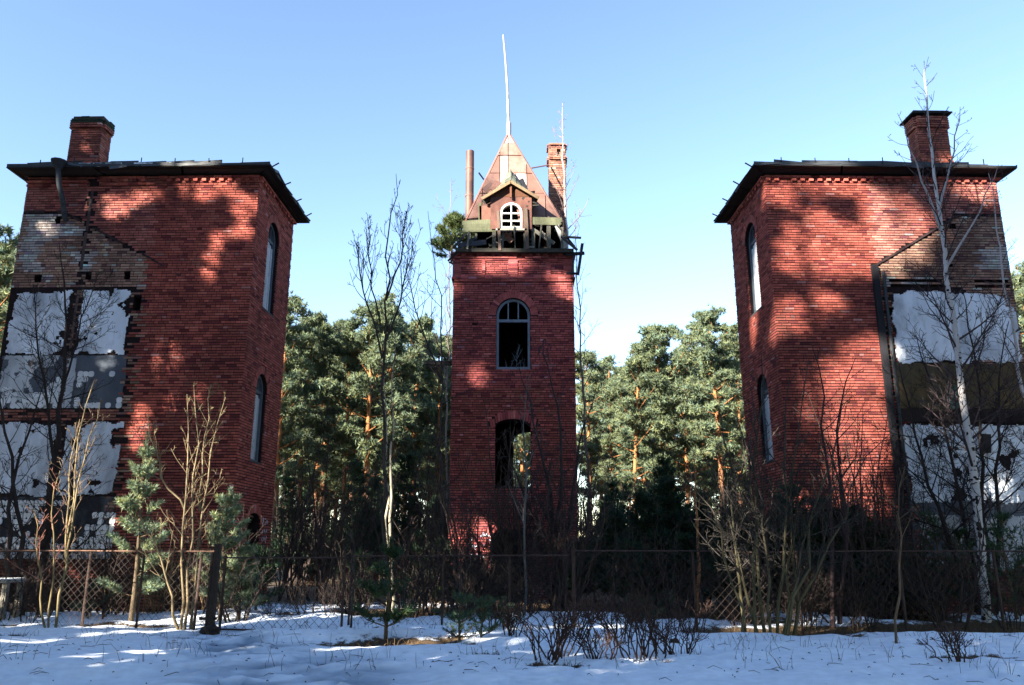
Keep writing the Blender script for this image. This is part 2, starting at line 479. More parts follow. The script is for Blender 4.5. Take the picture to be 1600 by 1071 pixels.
def lay(wall, r, zone, proud=.017, joint=.013, bed=.024):
    """lays courses; zone(u,z) -> base colour or None where no face brick remains"""
    out = []
    n = int((wall.z1 - wall.z0) / BC)
    for k in range(n):
        z0 = wall.z0 + k * BC; z1 = z0 + BC - bed
        cuts = wall.cuts(z0, z1)
        u = 0.0
        head = k % 2 == 1
        if k % 4 == 2: u = -.13
        if head: u = -.0 if k % 4 == 1 else -.065
        while u < wall.L:
            l = .13 if (head and r.random() > .28) else .26
            a, b = max(0, u), min(wall.L, u + l - joint)
            u += l
            if b - a < .035: continue
            for (ca, cb) in cuts:
                if a < cb and b > ca:
                    if a < ca - .04: b = min(b, ca)
                    elif b > cb + .04: a = max(a, cb)
                    else: a = b
            if b - a < .035: continue
            um, zm = (a + b) / 2, (z0 + z1) / 2
            base = zone(um, zm)
            if base is None: continue
            out.append((wall, a, b, z0, z1, proud + r.normal() * .0022, brick_colour(r, base), r.normal() * .0015))
    return out

def arch_ring(wall, op, r, base=RED, ring=.25):
    out = MB()
    if op['rise'] < op['w'] * .3:      # flat segmental arch
        n = int(op['w'] / .075) + 4
        for i in range(n):
            t = (i + .5) / n; u = op['u'] + (t - .5) * (op['w'] + .28)
            lean = (t - .5) * .35
            zb = wall.top(op, u) if abs(u - op['u']) < op['w'] / 2 else op['zs'] - .02
            add_ring_brick(out, wall, u, zb + .012, lean, ring - .02, brick_colour(r, base))
    else:
        n = int(math.pi * (op['w'] / 2 + ring / 2) / .076)
        for i in range(n):
            th = math.pi * (i + .5) / n
            ri = op['w'] / 2 + .012
            u = op['u'] + math.cos(th) * ri; z = op['zs'] + math.sin(th) * ri * op['rise'] / (op['w'] / 2)
            add_ring_brick(out, wall, u, z, math.pi / 2 - th, ring - .03, brick_colour(r, base))
    return out

def add_ring_brick(mb, wall, u, z, lean, h, c):
    d = np.array([math.sin(lean), math.cos(lean)]); sd = np.array([d[1], -d[0]])
    P = []
    for n in (-.05, .022):
        for (a, b) in ((0, -.5), (0, .5), (1, .62), (1, -.62)):
            q = np.array([u, z]) + d * a * h + sd * b * .064
            P.append(wall.p(q[0], n, q[1]))
    mb.add(P, quads=[(4, 5, 6, 7), (0, 1, 5, 4), (1, 2, 6, 5), (2, 3, 7, 6), (3, 0, 4, 7)], c=c)

def bricks_mesh(bs):
    mb = MB()
    for (w, a, b, z0, z1, n, c, tl) in bs:
        P = [w.p(a, -.02, z0), w.p(b, -.02, z0), w.p(b, -.02, z1), w.p(a, -.02, z1),
             w.p(a, n - tl, z0), w.p(b, n + tl, z0), w.p(b, n + tl, z1), w.p(a, n - tl, z1)]
        mb.add(P, quads=[(4, 5, 6, 7), (0, 1, 5, 4), (1, 2, 6, 5), (2, 3, 7, 6), (3, 0, 4, 7)], c=c)
    return mb

_bm = {}
def unit_brick(length, var):
    """shared mesh of one brick, length along x, depth along y (front at -y)"""
    key = (length, var)
    if key not in _bm:
        r = np.random.default_rng(100 + var)
        mb = MB(); l = length / 2; h = (BC - .024) / 2
        j = lambda: r.normal() * .002
        P = [(-l, .040, -h), (l, .040, -h), (l, .040, h), (-l, .040, h), (-l + j(), j(), -h + j()), (l + j(), j(), -h + j()), (l + j(), j(), h + j()), (-l + j(), j(), h + j())]
        mb.add(P, quads=[(4, 5, 6, 7), (0, 1, 5, 4), (1, 2, 6, 5), (2, 3, 7, 6), (3, 0, 4, 7), (0, 3, 2, 1)], c=brick_colour(r))
        _bm[key] = mb.mesh('brick', M['brick'])
    return _bm[key]

def place_bricks(bs, walls, red_only, limit, hidden=None):
    """the bricks that show largest become single objects under their wall part, the rest one mesh per wall"""
    cand = []
    for i, b in enumerate(bs):
        w, a, bb, z0, z1, n, c, tl = b
        L = bb - a
        if abs(L - .247) > .004: continue
        m = w.p((a + bb) / 2, n, (z0 + z1) / 2)
        if not red_only(w, (a + bb) / 2, (z0 + z1) / 2): continue
        v = m - np.array([0, 0, EYE]); d = np.linalg.norm(v)
        facing = abs(v[:2].dot(w.n)) / d
        cand.append((-facing / (d * d), i))
    cand.sort()
    single = {i for _, i in cand[:limit]}
    for w, part in walls:
        rest = [b for i, b in enumerate(bs) if b[0] is w and i not in single]
        if rest:
            o = bricks_mesh(rest).build('brick_courses', M['brick'], part); o['kind'] = 'stuff'
            o.matrix_parent_inverse = part.matrix_parent_inverse.inverted() @ part.matrix_parent_inverse
    for i in sorted(single):
        w, a, bb, z0, z1, n, c, tl = bs[i]
        part = [pp for ww, pp in walls if ww is w][0]
        o = link('brick', unit_brick(.247, int(rng.integers(0, 14))), part)
        q = w.p((a + bb) / 2, n, (z0 + z1) / 2)
        ang = math.atan2(w.n[1], w.n[0]) + math.pi / 2
        o.location = Vector(q)
        o.rotation_euler = (0, 0, ang)

# ragged slabs of plaster, cut from a grid of small cells
def slab(wall, u0, u1, z0, z1, keep, n0=.0, n1=.022, cell=.032, colr=(.7, .7, .7), seed=0, cfun=None):
    mb = MB(); r = np.random.default_rng(seed)
    nu = max(2, int((u1 - u0) / cell)); nz = max(2, int((z1 - z0) / cell))
    U, Z = np.meshgrid(np.linspace(u0, u1, nu + 1), np.linspace(z0, z1, nz + 1))
    du = (u1 - u0) / nu; dz = (z1 - z0) / nz
    Uj = U + r.uniform(-.28, .28, U.shape) * du; Zj = Z + r.uniform(-.28, .28, U.shape) * dz
    Uc = (U[:-1, :-1] + U[1:, 1:]) / 2; Zc = (Z[:-1, :-1] + Z[1:, 1:]) / 2
    K = keep(Uc, Zc)
    N = n1 + r.normal(0, .0012, U.shape)
    def pts(n):
        xy = wall.o[None, None, :] + Uj[..., None] * wall.t + n[..., None] * wall.n
        return np.concatenate([xy, Zj[..., None]], -1).reshape(-1, 3)
    V = np.concatenate([pts(N), pts(np.full(U.shape, n0 - .004))])
    tot = U.size; W = nu + 1
    q = []
    Kp = np.pad(K, 1)
    for i in range(nz):
        for j in range(nu):
            if not K[i, j]: continue
            a, b, c, d = i * W + j, i * W + j + 1, (i + 1) * W + j + 1, (i + 1) * W + j
            q.append((a, b, c, d))
            for (x, y, ok) in ((a, b, Kp[i, j + 1]), (b, c, Kp[i + 1, j + 2]), (c, d, Kp[i + 2, j + 1]), (d, a, Kp[i + 1, j])):
                if not ok: q.append((x, x + tot, y + tot, y))
    if not q: return None
    cc = np.asarray(colr, float)
    if cfun is not None: cc = np.concatenate([cfun(U.ravel(), Z.ravel())] * 2)
    mb.add(V, quads=q, c=cc)
    return mb

def ragged(u0, u1, z0, z1, amp=.09, seed=0, holes=0.0, hs=1.3):
    def f(U, Z):
        e = np.minimum(np.minimum(U - u0, u1 - U), np.minimum(Z - z0, z1 - Z))
        k = e > amp * 2.6 * (fbm(U * 3.2 + seed, Z * 3.2, seed, 5) - .28)
        if holes:
            k &= fbm(U * hs + seed * 3.1, Z * hs, seed + 5, 4) > holes
        return k
    return f

# ------------------------------------------------------------------ arched joinery
def arch_band(wall, uc, w, z0, zs, rise, th, n_out, n_in, colr, sill=True):
    """frame that follows an arched opening"""
    mb = MB()
    outer = [(-w / 2, z0)]; inner = [(-w / 2 + th, z0 + (th if sill else 0))]
    K = 14
    for k in range(K + 1):
        a = math.pi * (1 - k / K)
        outer.append((math.cos(a) * w / 2, zs + math.sin(a) * rise))
        inner.append((math.cos(a) * (w / 2 - th), zs + math.sin(a) * (rise - th)))
    outer.append((w / 2, z0)); inner.append((w / 2 - th, z0 + (th if sill else 0)))
    n = len(outer)
    V = []
    for nn in (n_out, n_in):
        V += [wall.p(uc + a, nn, b) for a, b in outer] + [wall.p(uc + a, nn, b) for a, b in inner]
    q = []
    rng_ = range(n) if sill else range(n - 1)
    for i in rng_:
        j = (i + 1) % n
        q += [(i, j, n + j, n + i), (2 * n + i, 3 * n + i, 3 * n + j, 2 * n + j), (n + i, n + j, 3 * n + j, 3 * n + i), (i, 2 * n + i, 2 * n + j, j)]
    mb.add(V, quads=q, c=colr)
    return mb

def wbox(mb, wall, u0, u1, n0, n1, z0, z1, c):
    P = [wall.p(u, n, z) for z in (z0, z1) for n in (n0, n1) for u in (u0, u1)]
    mb.add(P, quads=[(0, 2, 3, 1), (4, 5, 7, 6), (0, 1, 5, 4), (2, 6, 7, 3), (0, 4, 6, 2), (1, 3, 7, 5)], c=c)
    return mb

# ------------------------------------------------------------------ the two corner towers
GREYBLUE = (.34, .38, .42)
DARKWOOD = (.028, .022, .020)
TAN = np.array([.36, .21, .155])
MORT = (.022, .015, .016)

def boarded_window(wall, op, parent, label, seed, depth=.16):
    r = np.random.default_rng(seed)
    fr = arch_band(wall, op['u'], op['w'] - .01, op['z0'] + .005, op['zs'], op['rise'] - .005, .075, -depth + .06, -depth - .05, (.10, .13, .16)).build('window_frame', M['painted_wood'], parent)
    mb = MB()
    wbox(mb, wall, op['u'] - op['w'] / 2 + .07, op['u'] + op['w'] / 2 - .07, -depth + .03, -depth - .03, op['zs'] - .06, op['zs'] + .03, (.09, .11, .13))
    mb.build('transom', M['painted_wood'], fr)
    for du in (-.16, .16):
        mb = MB()
        wbox(mb, wall, op['u'] + du - .016, op['u'] + du + .016, -depth + .02, -depth - .02, op['zs'] + .035, op['zs'] + op['rise'] * .88, (.11, .13, .15))
        mb.build('mullion', M['painted_wood'], fr)
    mb = MB()
    K = 10; V = [wall.p(op['u'], -depth - .045, op['zs'] + .04)]
    for k in range(K + 1):
        a = math.pi * k / K
        V.append(wall.p(op['u'] + math.cos(a) * (op['w'] / 2 - .07), -depth - .045, op['zs'] + .04 + math.sin(a) * (op['rise'] - .1)))
    mb.add(V, tris=[(0, k, k + 1) for k in range(1, K + 1)], c=(.10, .13, .16))
    mb.build('pane', M['glass'], fr)
    # sheets nailed over the lower lights
    u = op['u'] - op['w'] / 2 + .07; end = op['u'] + op['w'] / 2 - .07
    ws = [.30, .26, .2, .3]
    k = 0
    while u < end - .03:
        w = min(ws[k % 4] * r.uniform(.85, 1.15), end - u)
        mb = MB(); c = np.array([.50, .55, .58]) * r.uniform(.75, 1.1)
        wbox(mb, wall, u, u + w - .008, -depth + .015 * (k % 2), -depth - .02, op['z0'] + .08 + r.uniform(0, .04), op['zs'] - .07 - r.uniform(0, .12), c)
        mb.build('board', M['painted_wood'], fr)
        u += w; k += 1
    mb = MB(); wbox(mb, wall, op['u'] - op['w'] / 2 - .02, op['u'] + op['w'] / 2 + .02, .03, -depth - .05, op['z0'] - .03, op['z0'] + .012, (.06, .06, .065))
    mb.build('sill', M['iron'], fr)
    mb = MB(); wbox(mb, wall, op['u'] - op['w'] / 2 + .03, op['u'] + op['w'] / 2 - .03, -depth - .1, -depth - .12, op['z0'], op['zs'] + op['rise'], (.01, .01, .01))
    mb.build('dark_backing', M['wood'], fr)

def corner_tower(s, label):
    a = .022
    r = np.random.default_rng(50 + (s > 0))
    c0 = np.array([s * 7.08, 20.52])
    tu = np.array([s * math.cos(a), math.sin(a)])          # along the front, away from the middle
    tw = np.array([-s * math.sin(a), math.cos(a)])         # into the depth
    Wd, Dp, ZT = 6.58, 3.28, 11.70
    root = empty('brick_tower', (c0[0] + tu[0] * 3, c0[1] + 1.6, 0), label, 'tower')
    F = Wall(c0, tu, -tw, Wd, -.3, ZT)
    S = Wall(c0, tw, -tu, Dp, -.3, ZT)
    O = Wall(c0 + tu * Wd, tw, tu, Dp, -.3, ZT)
    B = Wall(c0 + tw * Dp, tu, tw, Wd, -.3, ZT)
    up = S.opening(1.52, .98, 8.12, 10.36, .49)
    lo = S.opening(1.50, .92, 3.82, 5.82, .46)
    do = S.opening(1.72, 1.05, -.2, 2.2, .25)
    holes = ([(5.86, .2, 8.56, 8.76), (4.48, .17, 8.62, 8.84), (3.41, .17, 8.62, 8.84), (3.05, .22, 7.75, 8.15), (5.55, .14, 10.28, 10.46), (5.35, .12, 7.72, 7.84)] if s < 0 else
             [(5.15, .28, 3.95, 4.35), (5.15, .2, 10.1, 10.3), (4.95, .12, 9.0, 9.1), (3.1, .14, 7.55, 7.8), (5.2, .1, 7.4, 7.5)])
    for (u, w, z0, z1) in holes: F.opening(u, w, z0, z1, 0, cap=.28)
    if s > 0:
        F.opening(3.93, 1.46, 8.56, 8.62, 0, cap=.09); F.opening(3.93, 1.46, 8.40, 8.50, 0, cap=.09)
        F.opening(6.0, .95, 8.56, 8.62, 0, cap=.09); F.opening(6.0, .95, 8.40, 8.50, 0, cap=.09)
    EDGE = 2.86
    def roofline(u):
        if s < 0: return 10.63 if u > 5.45 else 9.22 + .535 * (u - 2.82)
        return 10.50 if u > 5.3 else 8.99 + .60 * (u - 2.8)
    def zoneF(u, z):
        if u < EDGE + .05 * math.sin(z * 40):
            if 0 < z < 1.1 and vnoise(u * 2, z * 2, 3) > .62: return RED * .8
            return RED
        if z > 8.42:
            if s < 0 and abs(u - 4.72) < .05: return None
            k = float(vnoise(u * 1.6, z * 1.6, 8 + s))
            if abs(z - roofline(u)) < .035: return None
            if z > roofline(u): return RED * (.95 + .2 * k) + np.array([.04, .06, .055]) * (k + .25 * (s > 0))
            c = TAN * (.75 + .5 * k)
            if float(fbm(u * 1.3, z * 1.3, 21 + s, 3)) > .54: c = np.array([.46, .40, .37])
            return c
        if u < EDGE + .34 and z > 1.4:       # torn toothing
            if r.random() < .22: return None
            return (TAN * .8 if r.random() < .6 else RED * .7) * (.6 + .6 * r.random())
        if 4.72 < z < 5.06:
            if r.random() < .2: return None
            return (RED * .55 + TAN * .3) * (.5 + .7 * r.random())
        if z < 1.3: return RED * .5
        if s < 0 and abs(u - 4.68) < .12: return TAN * .5 if r.random() < .6 else None
        if z > 6.2 and s > 0 and u > 5.3: return TAN
        return None
    def zoneS(u, z): return RED
    wallF = F.backing(MORT).build('front_wall', M['mortar'], root)
    wallS = S.backing(MORT).build('side_wall', M['mortar'], root)
    for W_, nm in ((O, 'outer_wall'), (B, 'back_wall')):
        W_.backing((.20, .04, .03)).build(nm, M['brick'], root)
    bs = lay(F, r, zoneF) + lay(S, r, zoneS)
    def red_only(w, u, z):
        if z < 2.6 or z > 9: return False
        return (w is F and u < EDGE - .1) or w is S
    place_bricks(bs, [(F, wallF), (S, wallS)], red_only, 300)
    for op in (up, lo, do):
        m = arch_ring(S, op, r); m.build('brick_arch', M['brick'], wallS)['kind'] = 'stuff'
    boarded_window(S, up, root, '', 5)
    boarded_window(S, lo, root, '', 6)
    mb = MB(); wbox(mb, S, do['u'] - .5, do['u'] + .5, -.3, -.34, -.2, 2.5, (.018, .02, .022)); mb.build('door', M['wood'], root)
    # dentil cornice
    for W_, par, ranges in ((F, wallF, [(0, 2.9), (2.95, 4.5)] if s < 0 else [(0, Wd)]), (S, wallS, [(0, Dp)])):
        mb = MB()
        for (u0, u1) in ranges:
            u = u0 + .02
            while u < u1 - .1:
                if r.random() > .12:
                    wbox(mb, W_, u, u + .12, -.02, .075 + r.normal() * .006, ZT - .20, ZT - .12, brick_colour(r, RED * 1.15))
                u += .245
            u = u0
            while u < u1 - .1:
                if r.random() > .06: wbox(mb, W_, u, u + .245, -.02, .09, ZT - .112, ZT - .05, brick_colour(r, RED * 1.1))
                u += .258
        mb.build('cornice', M['brick'], par)['kind'] = 'stuff'
    if s < 0:       # string course left of the dark strip
        mb = MB()
        for zz, pr in ((ZT - .22, .09), (ZT - .32, .06)):
            u = 4.85
            while u < Wd - .1:
                wbox(mb, F, u, min(u + .245, Wd), -.02, pr, zz, zz + .065, brick_colour(r, RED)); u += .258
        mb.build('string_course', M['brick'], wallF)['kind'] = 'stuff'
        mb = MB()
        u = 2.92
        while u < 4.45:
            wbox(mb, F, u, u + .245, -.02, .07, ZT - .30, ZT - .235, brick_colour(r, RED)); u += .258
        mb.build('string_course', M['brick'], wallF)['kind'] = 'stuff'
    # trace of the old roof slope
    us = np.linspace(2.7, 6.5, 22)
    def scar(V):
        m_ = MB(); m_.add(V, quads=[(4, 5, 6, 7), (0, 1, 5, 4), (3, 7, 6, 2), (0, 4, 7, 3), (1, 2, 6, 5)], c=(.05, .03, .03)); m_.build('roof_scar', M['stone'], wallF)
    for u0, u1 in zip(us[:-1], us[1:]):
        if s < 0 and 4.5 < u0 < 4.8: continue
        z0, z1 = roofline(u0), roofline(u1)
        P = [F.p(ux, n, z + dz) for n in (-.02, .055) for (ux, z, dz) in ((u0, z0, -.035), (u1, z1, -.035), (u1, z1, .03), (u0, z0, .03))]
        if r.random() > .15: scar(P)
    if s < 0:
        scar([F.p(u, n, z + dz) for n in (-.02, .018) for (u, z, dz) in ((1.8, 8.62, -.02), (2.8, 9.2, -.02), (2.8, 9.2, .03), (1.8, 8.62, .02))])
    # plaster of the vanished rooms
    WHITE = (.76, .81, .88)
    def put(nm, mbx, mat):
        if mbx is not None: mbx.build(nm, M[mat], wallF)
    if s < 0:
        put('plaster', slab(F, 3.2, 4.62, 6.48, 8.36, ragged(3.2, 4.62, 6.48, 8.36, .10, 3, .27, 1.9), colr=WHITE, seed=3), 'plaster')
        put('plaster', slab(F, 4.84, 6.5, 6.48, 8.33, ragged(4.84, 6.5, 6.48, 8.33, .12, 5, .27, 1.9), colr=WHITE, seed=5), 'plaster')
        put('plaster', slab(F, 3.12, 6.5, 5.08, 6.5, ragged(3.12, 6.5, 5.06, 6.52, .03, 7), n1=.010, colr=(.085, .10, .125), seed=7), 'dirty_plaster')
        put('plaster', slab(F, 4.95, 6.5, 5.2, 6.5, ragged(4.95, 6.5, 5.2, 6.6, .08, 9, .44, 1.5), n1=.022, colr=(.50, .53, .56), seed=9), 'plaster')
        put('plaster', slab(F, 4.45, 4.75, 5.06, 6.45, ragged(4.45, 4.75, 5.06, 6.45, .05, 10), n1=.024, colr=(.42, .45, .50), seed=10), 'plaster')
        put('plaster', slab(F, 3.0, 4.55, 2.8, 4.72, ragged(3.0, 4.55, 2.8, 4.72, .10, 11, .27, 1.9), colr=(.58, .63, .70), seed=11), 'dirty_plaster')
        put('plaster', slab(F, 4.72, 6.5, 2.8, 4.72, ragged(4.72, 6.5, 2.8, 4.72, .10, 13, .27, 1.9), colr=(.58, .63, .70), seed=13), 'dirty_plaster')
        put('plaster', slab(F, 2.95, 6.5, 1.5, 2.8, ragged(2.95, 6.5, 1.48, 2.84, .03, 15), n1=.008, colr=(.028, .030, .036), seed=15), 'dirty_plaster')
        mb = MB(); pass
        for (za, zb_) in ((8.9, 10.0), (10.05, 11.25), (5.1, 6.6), (6.7, 8.3), (1.6, 2.9), (3.0, 4.6)):  # dark vertical strips down the front wall
            ja = r.normal() * .015; m_ = MB(); wbox(m_, F, 4.68 + ja, 4.75 + ja + r.normal() * .012, -.01, .024, za, zb_, np.array([.10, .07, .065]) * r.uniform(.5, 1.3)); m_.build('dark_strip', M['stone'], wallF)
    else:
        def kp(U, Z):
            k = ragged(3.12, 6.56, 6.27, 8.30, .11, 23)(U, Z)
            return k & ~((Z > 7.85 - .5 * (U - 5.6) * 0) & (U > 5.5) & (fbm(U * 2, Z * 2, 3, 3) > .40)) 
        put('plaster', slab(F, 3.12, 6.56, 6.27, 8.30, kp, n1=.034, colr=WHITE, seed=23), 'plaster')
        def cf(U, Z):
            g = np.clip((fbm(U * 1.1 + 4, Z * .6, 33, 3) - .47) * 6, 0, 1)[:, None]
            return (1 - g) * np.array([[.105, .075, .035]]) + g * np.array([[.045, .13, .11]])
        put('painted_band', slab(F, 3.02, 6.56, 5.06, 6.3, ragged(3.02, 6.56, 5.04, 6.32, .05, 25), colr=(.1, .1, .1), seed=25, cfun=cf), 'painted_wall')
        put('plaster', slab(F, 3.0, 6.56, 2.62, 4.66, ragged(3.0, 6.56, 2.62, 4.66, .12, 27, .27, 1.9), colr=(.70, .75, .82), seed=27), 'plaster')
        put('plaster', slab(F, 2.95, 6.56, 1.25, 2.7, ragged(2.95, 6.56, 1.2, 2.74, .03, 29), n1=.010, colr=(.09, .10, .12), seed=29), 'dirty_plaster')
        put('plaster', slab(F, 3.0, 6.56, 1.0, 2.35, ragged(3.0, 6.56, .95, 2.4, .2, 31, .46, 1.3), n1=.026, colr=(.40, .41, .43), seed=31), 'dirty_plaster')
        mb = MB(); mb.board(F.p(2.80, .06, 9.0), F.p(2.76, .06, .6), .17, .1, (.022, .022, .026)); mb.build('corner_timber', M['wood'], wallF)
        mb = MB(); mb.tube([F.p(3.02, .07, 8.8), F.p(2.99, .07, 5), F.p(2.96, .07, 1.2)], .045, 8, (.05, .055, .06)); mb.build('downpipe', M['iron'], wallF)
        mb = MB(); wbox(mb, F, 3.0, 6.5, -.01, .07, 4.72, 5.06, (.03, .022, .02)); mb.build('floor_beam', M['wood'], wallF)
        mb = MB(); mb.box(F.p(5.15, .05, 4.15), (.14, .05, 0), (0, .08, 0), (.03, 0, .24), (.015, .015, .017)); mb.build('switch_box', M['iron'], wallF)
    # white wall tiles still clinging on
    if s < 0:
        tiles = []
        for i in range(24):
            for j in range(8):
                u = 3.0 + i * .152; z = 1.58 + j * .152
                k = float(fbm(u * .95 + 2, z * 1.05, 71, 3))
                if k + (.13 if z < 1.75 else 0) + (.08 if j == 7 else 0) > .485 and abs(u - 4.7) > .12 and r.random() > .06: tiles.append((u, z))
        for i in range(24):
            for j in range(7):
                u = 3.2 + i * .14; z = 5.15 + j * .14
                k = float(fbm(u * 1.3 + 7, z * 1.3, 75, 3))
                if abs(u - 4.62) < .2: continue
                if (j == 0 and r.random() > .2) or (j == 1 and r.random() > .55) or k > .60: tiles.append((u, z))
        tm = []
        for v in range(7):
            rr = np.random.default_rng(900 + v); m = MB(); cth = rr.uniform(.88, 1.05)
            n = 12; ang = [k * 2 * math.pi / n + rr.normal() * .03 for k in range(n)]
            rad = [.0735 / max(abs(math.cos(t)), abs(math.sin(t))) ** .82 * (1.0 + rr.normal() * .025) for t in ang]
            V = [(math.cos(t) * q, .012, math.sin(t) * q) for t, q in zip(ang, rad)] + [(math.cos(t) * q, -.008, math.sin(t) * q) for t, q in zip(ang, rad)] + [(0, -.009, 0)]
            m.add(V, tris=[(n + k, n + (k + 1) % n, 2 * n) for k in range(n)], quads=[(k, (k + 1) % n, n + (k + 1) % n, n + k) for k in range(n)], c=np.array([.66, .69, .72]) * cth)
            tm.append(m.mesh('tile', M['tile']))
        for (u, z) in tiles[:300]:
            o = link('tile', tm[int(r.integers(0, 7))], wallF)
            o.location = Vector(F.p(u, .022, z)); o.rotation_euler = (0, r.normal() * .06, math.atan2(F.n[1], F.n[0]) + math.pi / 2)
            sc = r.uniform(.92, 1.05); o.scale = (sc, 1, sc)
        mb = MB(); wbox(mb, F, 2.95, 6.55, -.02, .16, 1.28, 1.44, (.50, .51, .54)); mb.build('ledge', M['plaster'], wallF)
    # eaves and low roof
    ov = .40; e0 = 11.60; e1 = 11.83
    def P3(u, w, z):
        q = c0 + tu * u + tw * w
        return np.array([q[0], q[1], z])
    rf = MB()
    cs = [(-ov, -ov), (Wd + ov, -ov), (Wd + ov, Dp + ov), (-ov, Dp + ov)]
    ins = [(-.02, -.02), (Wd + .02, -.02), (Wd + .02, Dp + .02), (-.02, Dp + .02)]
    V = [P3(u, w, e1 + .02) for u, w in cs] + [P3(u, w, e1 - .03) for u, w in cs] + [P3(Dp / 2, Dp / 2, e1 + .75), P3(Wd - Dp / 2, Dp / 2, e1 + .75)]
    rf.add(V, tris=[(3, 0, 8), (1, 2, 9)], quads=[(0, 1, 9, 8), (2, 3, 8, 9)] + [(k, 4 + k, 4 + (k + 1) % 4, (k + 1) % 4) for k in range(4)], c=(.05, .055, .062))
    roof = rf.build('roof', M['roof_metal'], root)
    # soffit boards, each its own
    def soffit(p0, p1, q0, q1, n):
        for k in range(n):
            t0, t1 = k / n + .004, (k + 1) / n - .004
            A, Bq, C, D = p0 + (p1 - p0) * t0, p0 + (p1 - p0) * t1, q0 + (q1 - q0) * t1, q0 + (q1 - q0) * t0
            dz = r.normal() * .006
            m = MB(); up_ = np.array([0, 0, .025]); dd = np.array([0, 0, dz])
            m.add([A + dd, Bq + dd, C + dd, D + dd, A + dd + up_, Bq + dd + up_, C + dd + up_, D + dd + up_],
                  quads=[(0, 1, 2, 3), (7, 6, 5, 4), (0, 4, 5, 1), (1, 5, 6, 2), (2, 6, 7, 3), (3, 7, 4, 0)], c=np.array(DARKWOOD) * r.uniform(.6, 1.5))
            m.build('soffit_board', M['wood'], roof)
    zi, zo = ZT + .01, e1 - .06
    lerp = lambda a_, b_, t: a_ + (b_ - a_) * t
    for k in range(4):
        (u0, w0), (u1, w1) = cs[k], cs[(k + 1) % 4]; (iu0, iw0), (iu1, iw1) = ins[k], ins[(k + 1) % 4]
        for h in range(3):
            f0, f1 = h / 3 + .01, (h + 1) / 3 - .01
            a0 = P3(lerp(iu0, u0, f0), lerp(iw0, w0, f0), lerp(zi, zo, f0)); a1 = P3(lerp(iu1, u1, f0), lerp(iw1, w1, f0), lerp(zi, zo, f0))
            b0 = P3(lerp(iu0, u0, f1), lerp(iw0, w0, f1), lerp(zi, zo, f1)); b1 = P3(lerp(iu1, u1, f1), lerp(iw1, w1, f1), lerp(zi, zo, f1))
            soffit(a0, a1, b0, b1, 3)
    # ragged metal edge, upstand and brackets
    m = MB()
    for k in range(4):
        (u0, w0), (u1, w1) = cs[k], cs[(k + 1) % 4]
        n = 9 if k % 2 == 0 else 6
        for i in range(n):
            t0, t1 = i / n, (i + 1) / n
            A = P3(lerp(u0, u1, t0), lerp(w0, w1, t0), e1 + .01 + r.normal() * .02); Bq = P3(lerp(u0, u1, t1), lerp(w0, w1, t1), e1 + .01 + r.normal() * .02)
            m.board(A, Bq, .04 + r.random() * .05, .02, (.05, .055, .06))
    m.build('edge_flashing', M['roof_metal'], roof)
    m = MB()
    n = 8
    for i in range(n):
        if i == (0 if s < 0 else 7): continue
        u0 = .2 + i * (Wd - .3) / n; u1 = u0 + (Wd - .3) / n
        m.board(P3(u0, -.30, e1 + .11 + r.normal() * .018), P3(u1, -.30, e1 + .09 + r.normal() * .018), .12, .015, (.06, .065, .075))
    m.build('gutter', M['roof_metal'], roof)
    for i in range(7):
        u0 = .4 + i * .95
        m = MB(); m.board(P3(u0, -.33, e1), P3(u0, -.33, e1 + .22 + r.random() * .05), .02, .02, (.03, .03, .035)); m.build('bracket', M['iron'], roof)
    for i in range(4):
        w0 = -.2 + i * 1.15
        m = MB(); m.board(P3(-ov + .02, w0, e1), P3(-ov - .16, w0 + .05, e1 + .10 + r.random() * .06), .03, .03, (.03, .03, .035), face=(0, 0, 1)); m.build('bracket', M['iron'], roof)
    for i in range(9):
        k = int(r.integers(0, 2)); t0 = r.random() * .9
        if k == 0: A = P3(lerp(-ov, Wd + ov, t0), -ov - .01, e1 - .01); Bq = A + np.array([*(tu * r.uniform(.25, .6)), r.normal() * .05])
        else: A = P3(-ov - .01, lerp(-ov, Dp + ov, t0), e1 - .01); Bq = A + np.array([*(tw * r.uniform(.25, .5)), r.normal() * .05])
        m = MB(); m.board(A, Bq, r.uniform(.05, .12), .012, np.array([.05, .052, .058]) * r.uniform(.5, 1.4), face=(r.normal() * .3, -1 if k == 0 else 0, .4 + r.normal() * .4) if k == 0 else (-s, r.normal() * .3, .4)); m.build('torn_sheet', M['roof_metal'], roof)
    # old snow in the gutter
    m = MB()
    for i in range(16):
        u0 = 2.4 + r.random() * 2.6; m.box(P3(u0, -.27, e1 + .07), tu.tolist() + [0] * 1 if False else (tu[0] * .12, tu[1] * .12, 0), (tw[0] * .08, tw[1] * .08, 0), (0, 0, .035), (.8, .82, .85))
    if s < 0:
        o = m.build('old_snow', M['plaster'], roof)
    # chimney
    cx, cy = (5.25, .95) if s < 0 else (5.10, .95)
    cw, cd = .92, .52
    ch = None
    q0 = c0 + tu * cx + tw * cy
    chm = MB(); ch_bs = []
    z0c, z1c = 11.9, 14.15
    CW = [Wall(q0, tu, -tw, cw, z0c, z1c, .2), Wall(q0, tw, -tu, cd, z0c, z1c, .2), Wall(q0 + tu * cw, tw, tu, cd, z0c, z1c, .2), Wall(q0 + tw * cd, tu, tw, cw, z0c, z1c, .2)]
    for w_ in CW:
        bk = w_.backing((.07, .05, .045)); chm.v += bk.v; chm.c += bk.c; chm.q += [q_ + chm.n for q_ in bk.q]; chm.n += bk.n
    chim = chm.build('chimney', M['mortar'], root)
    cap = MB()
    base = RED * .75 + np.array([.02, .02, .015]) if s < 0 else RED * 1.15 + np.array([.03, .03, .012])
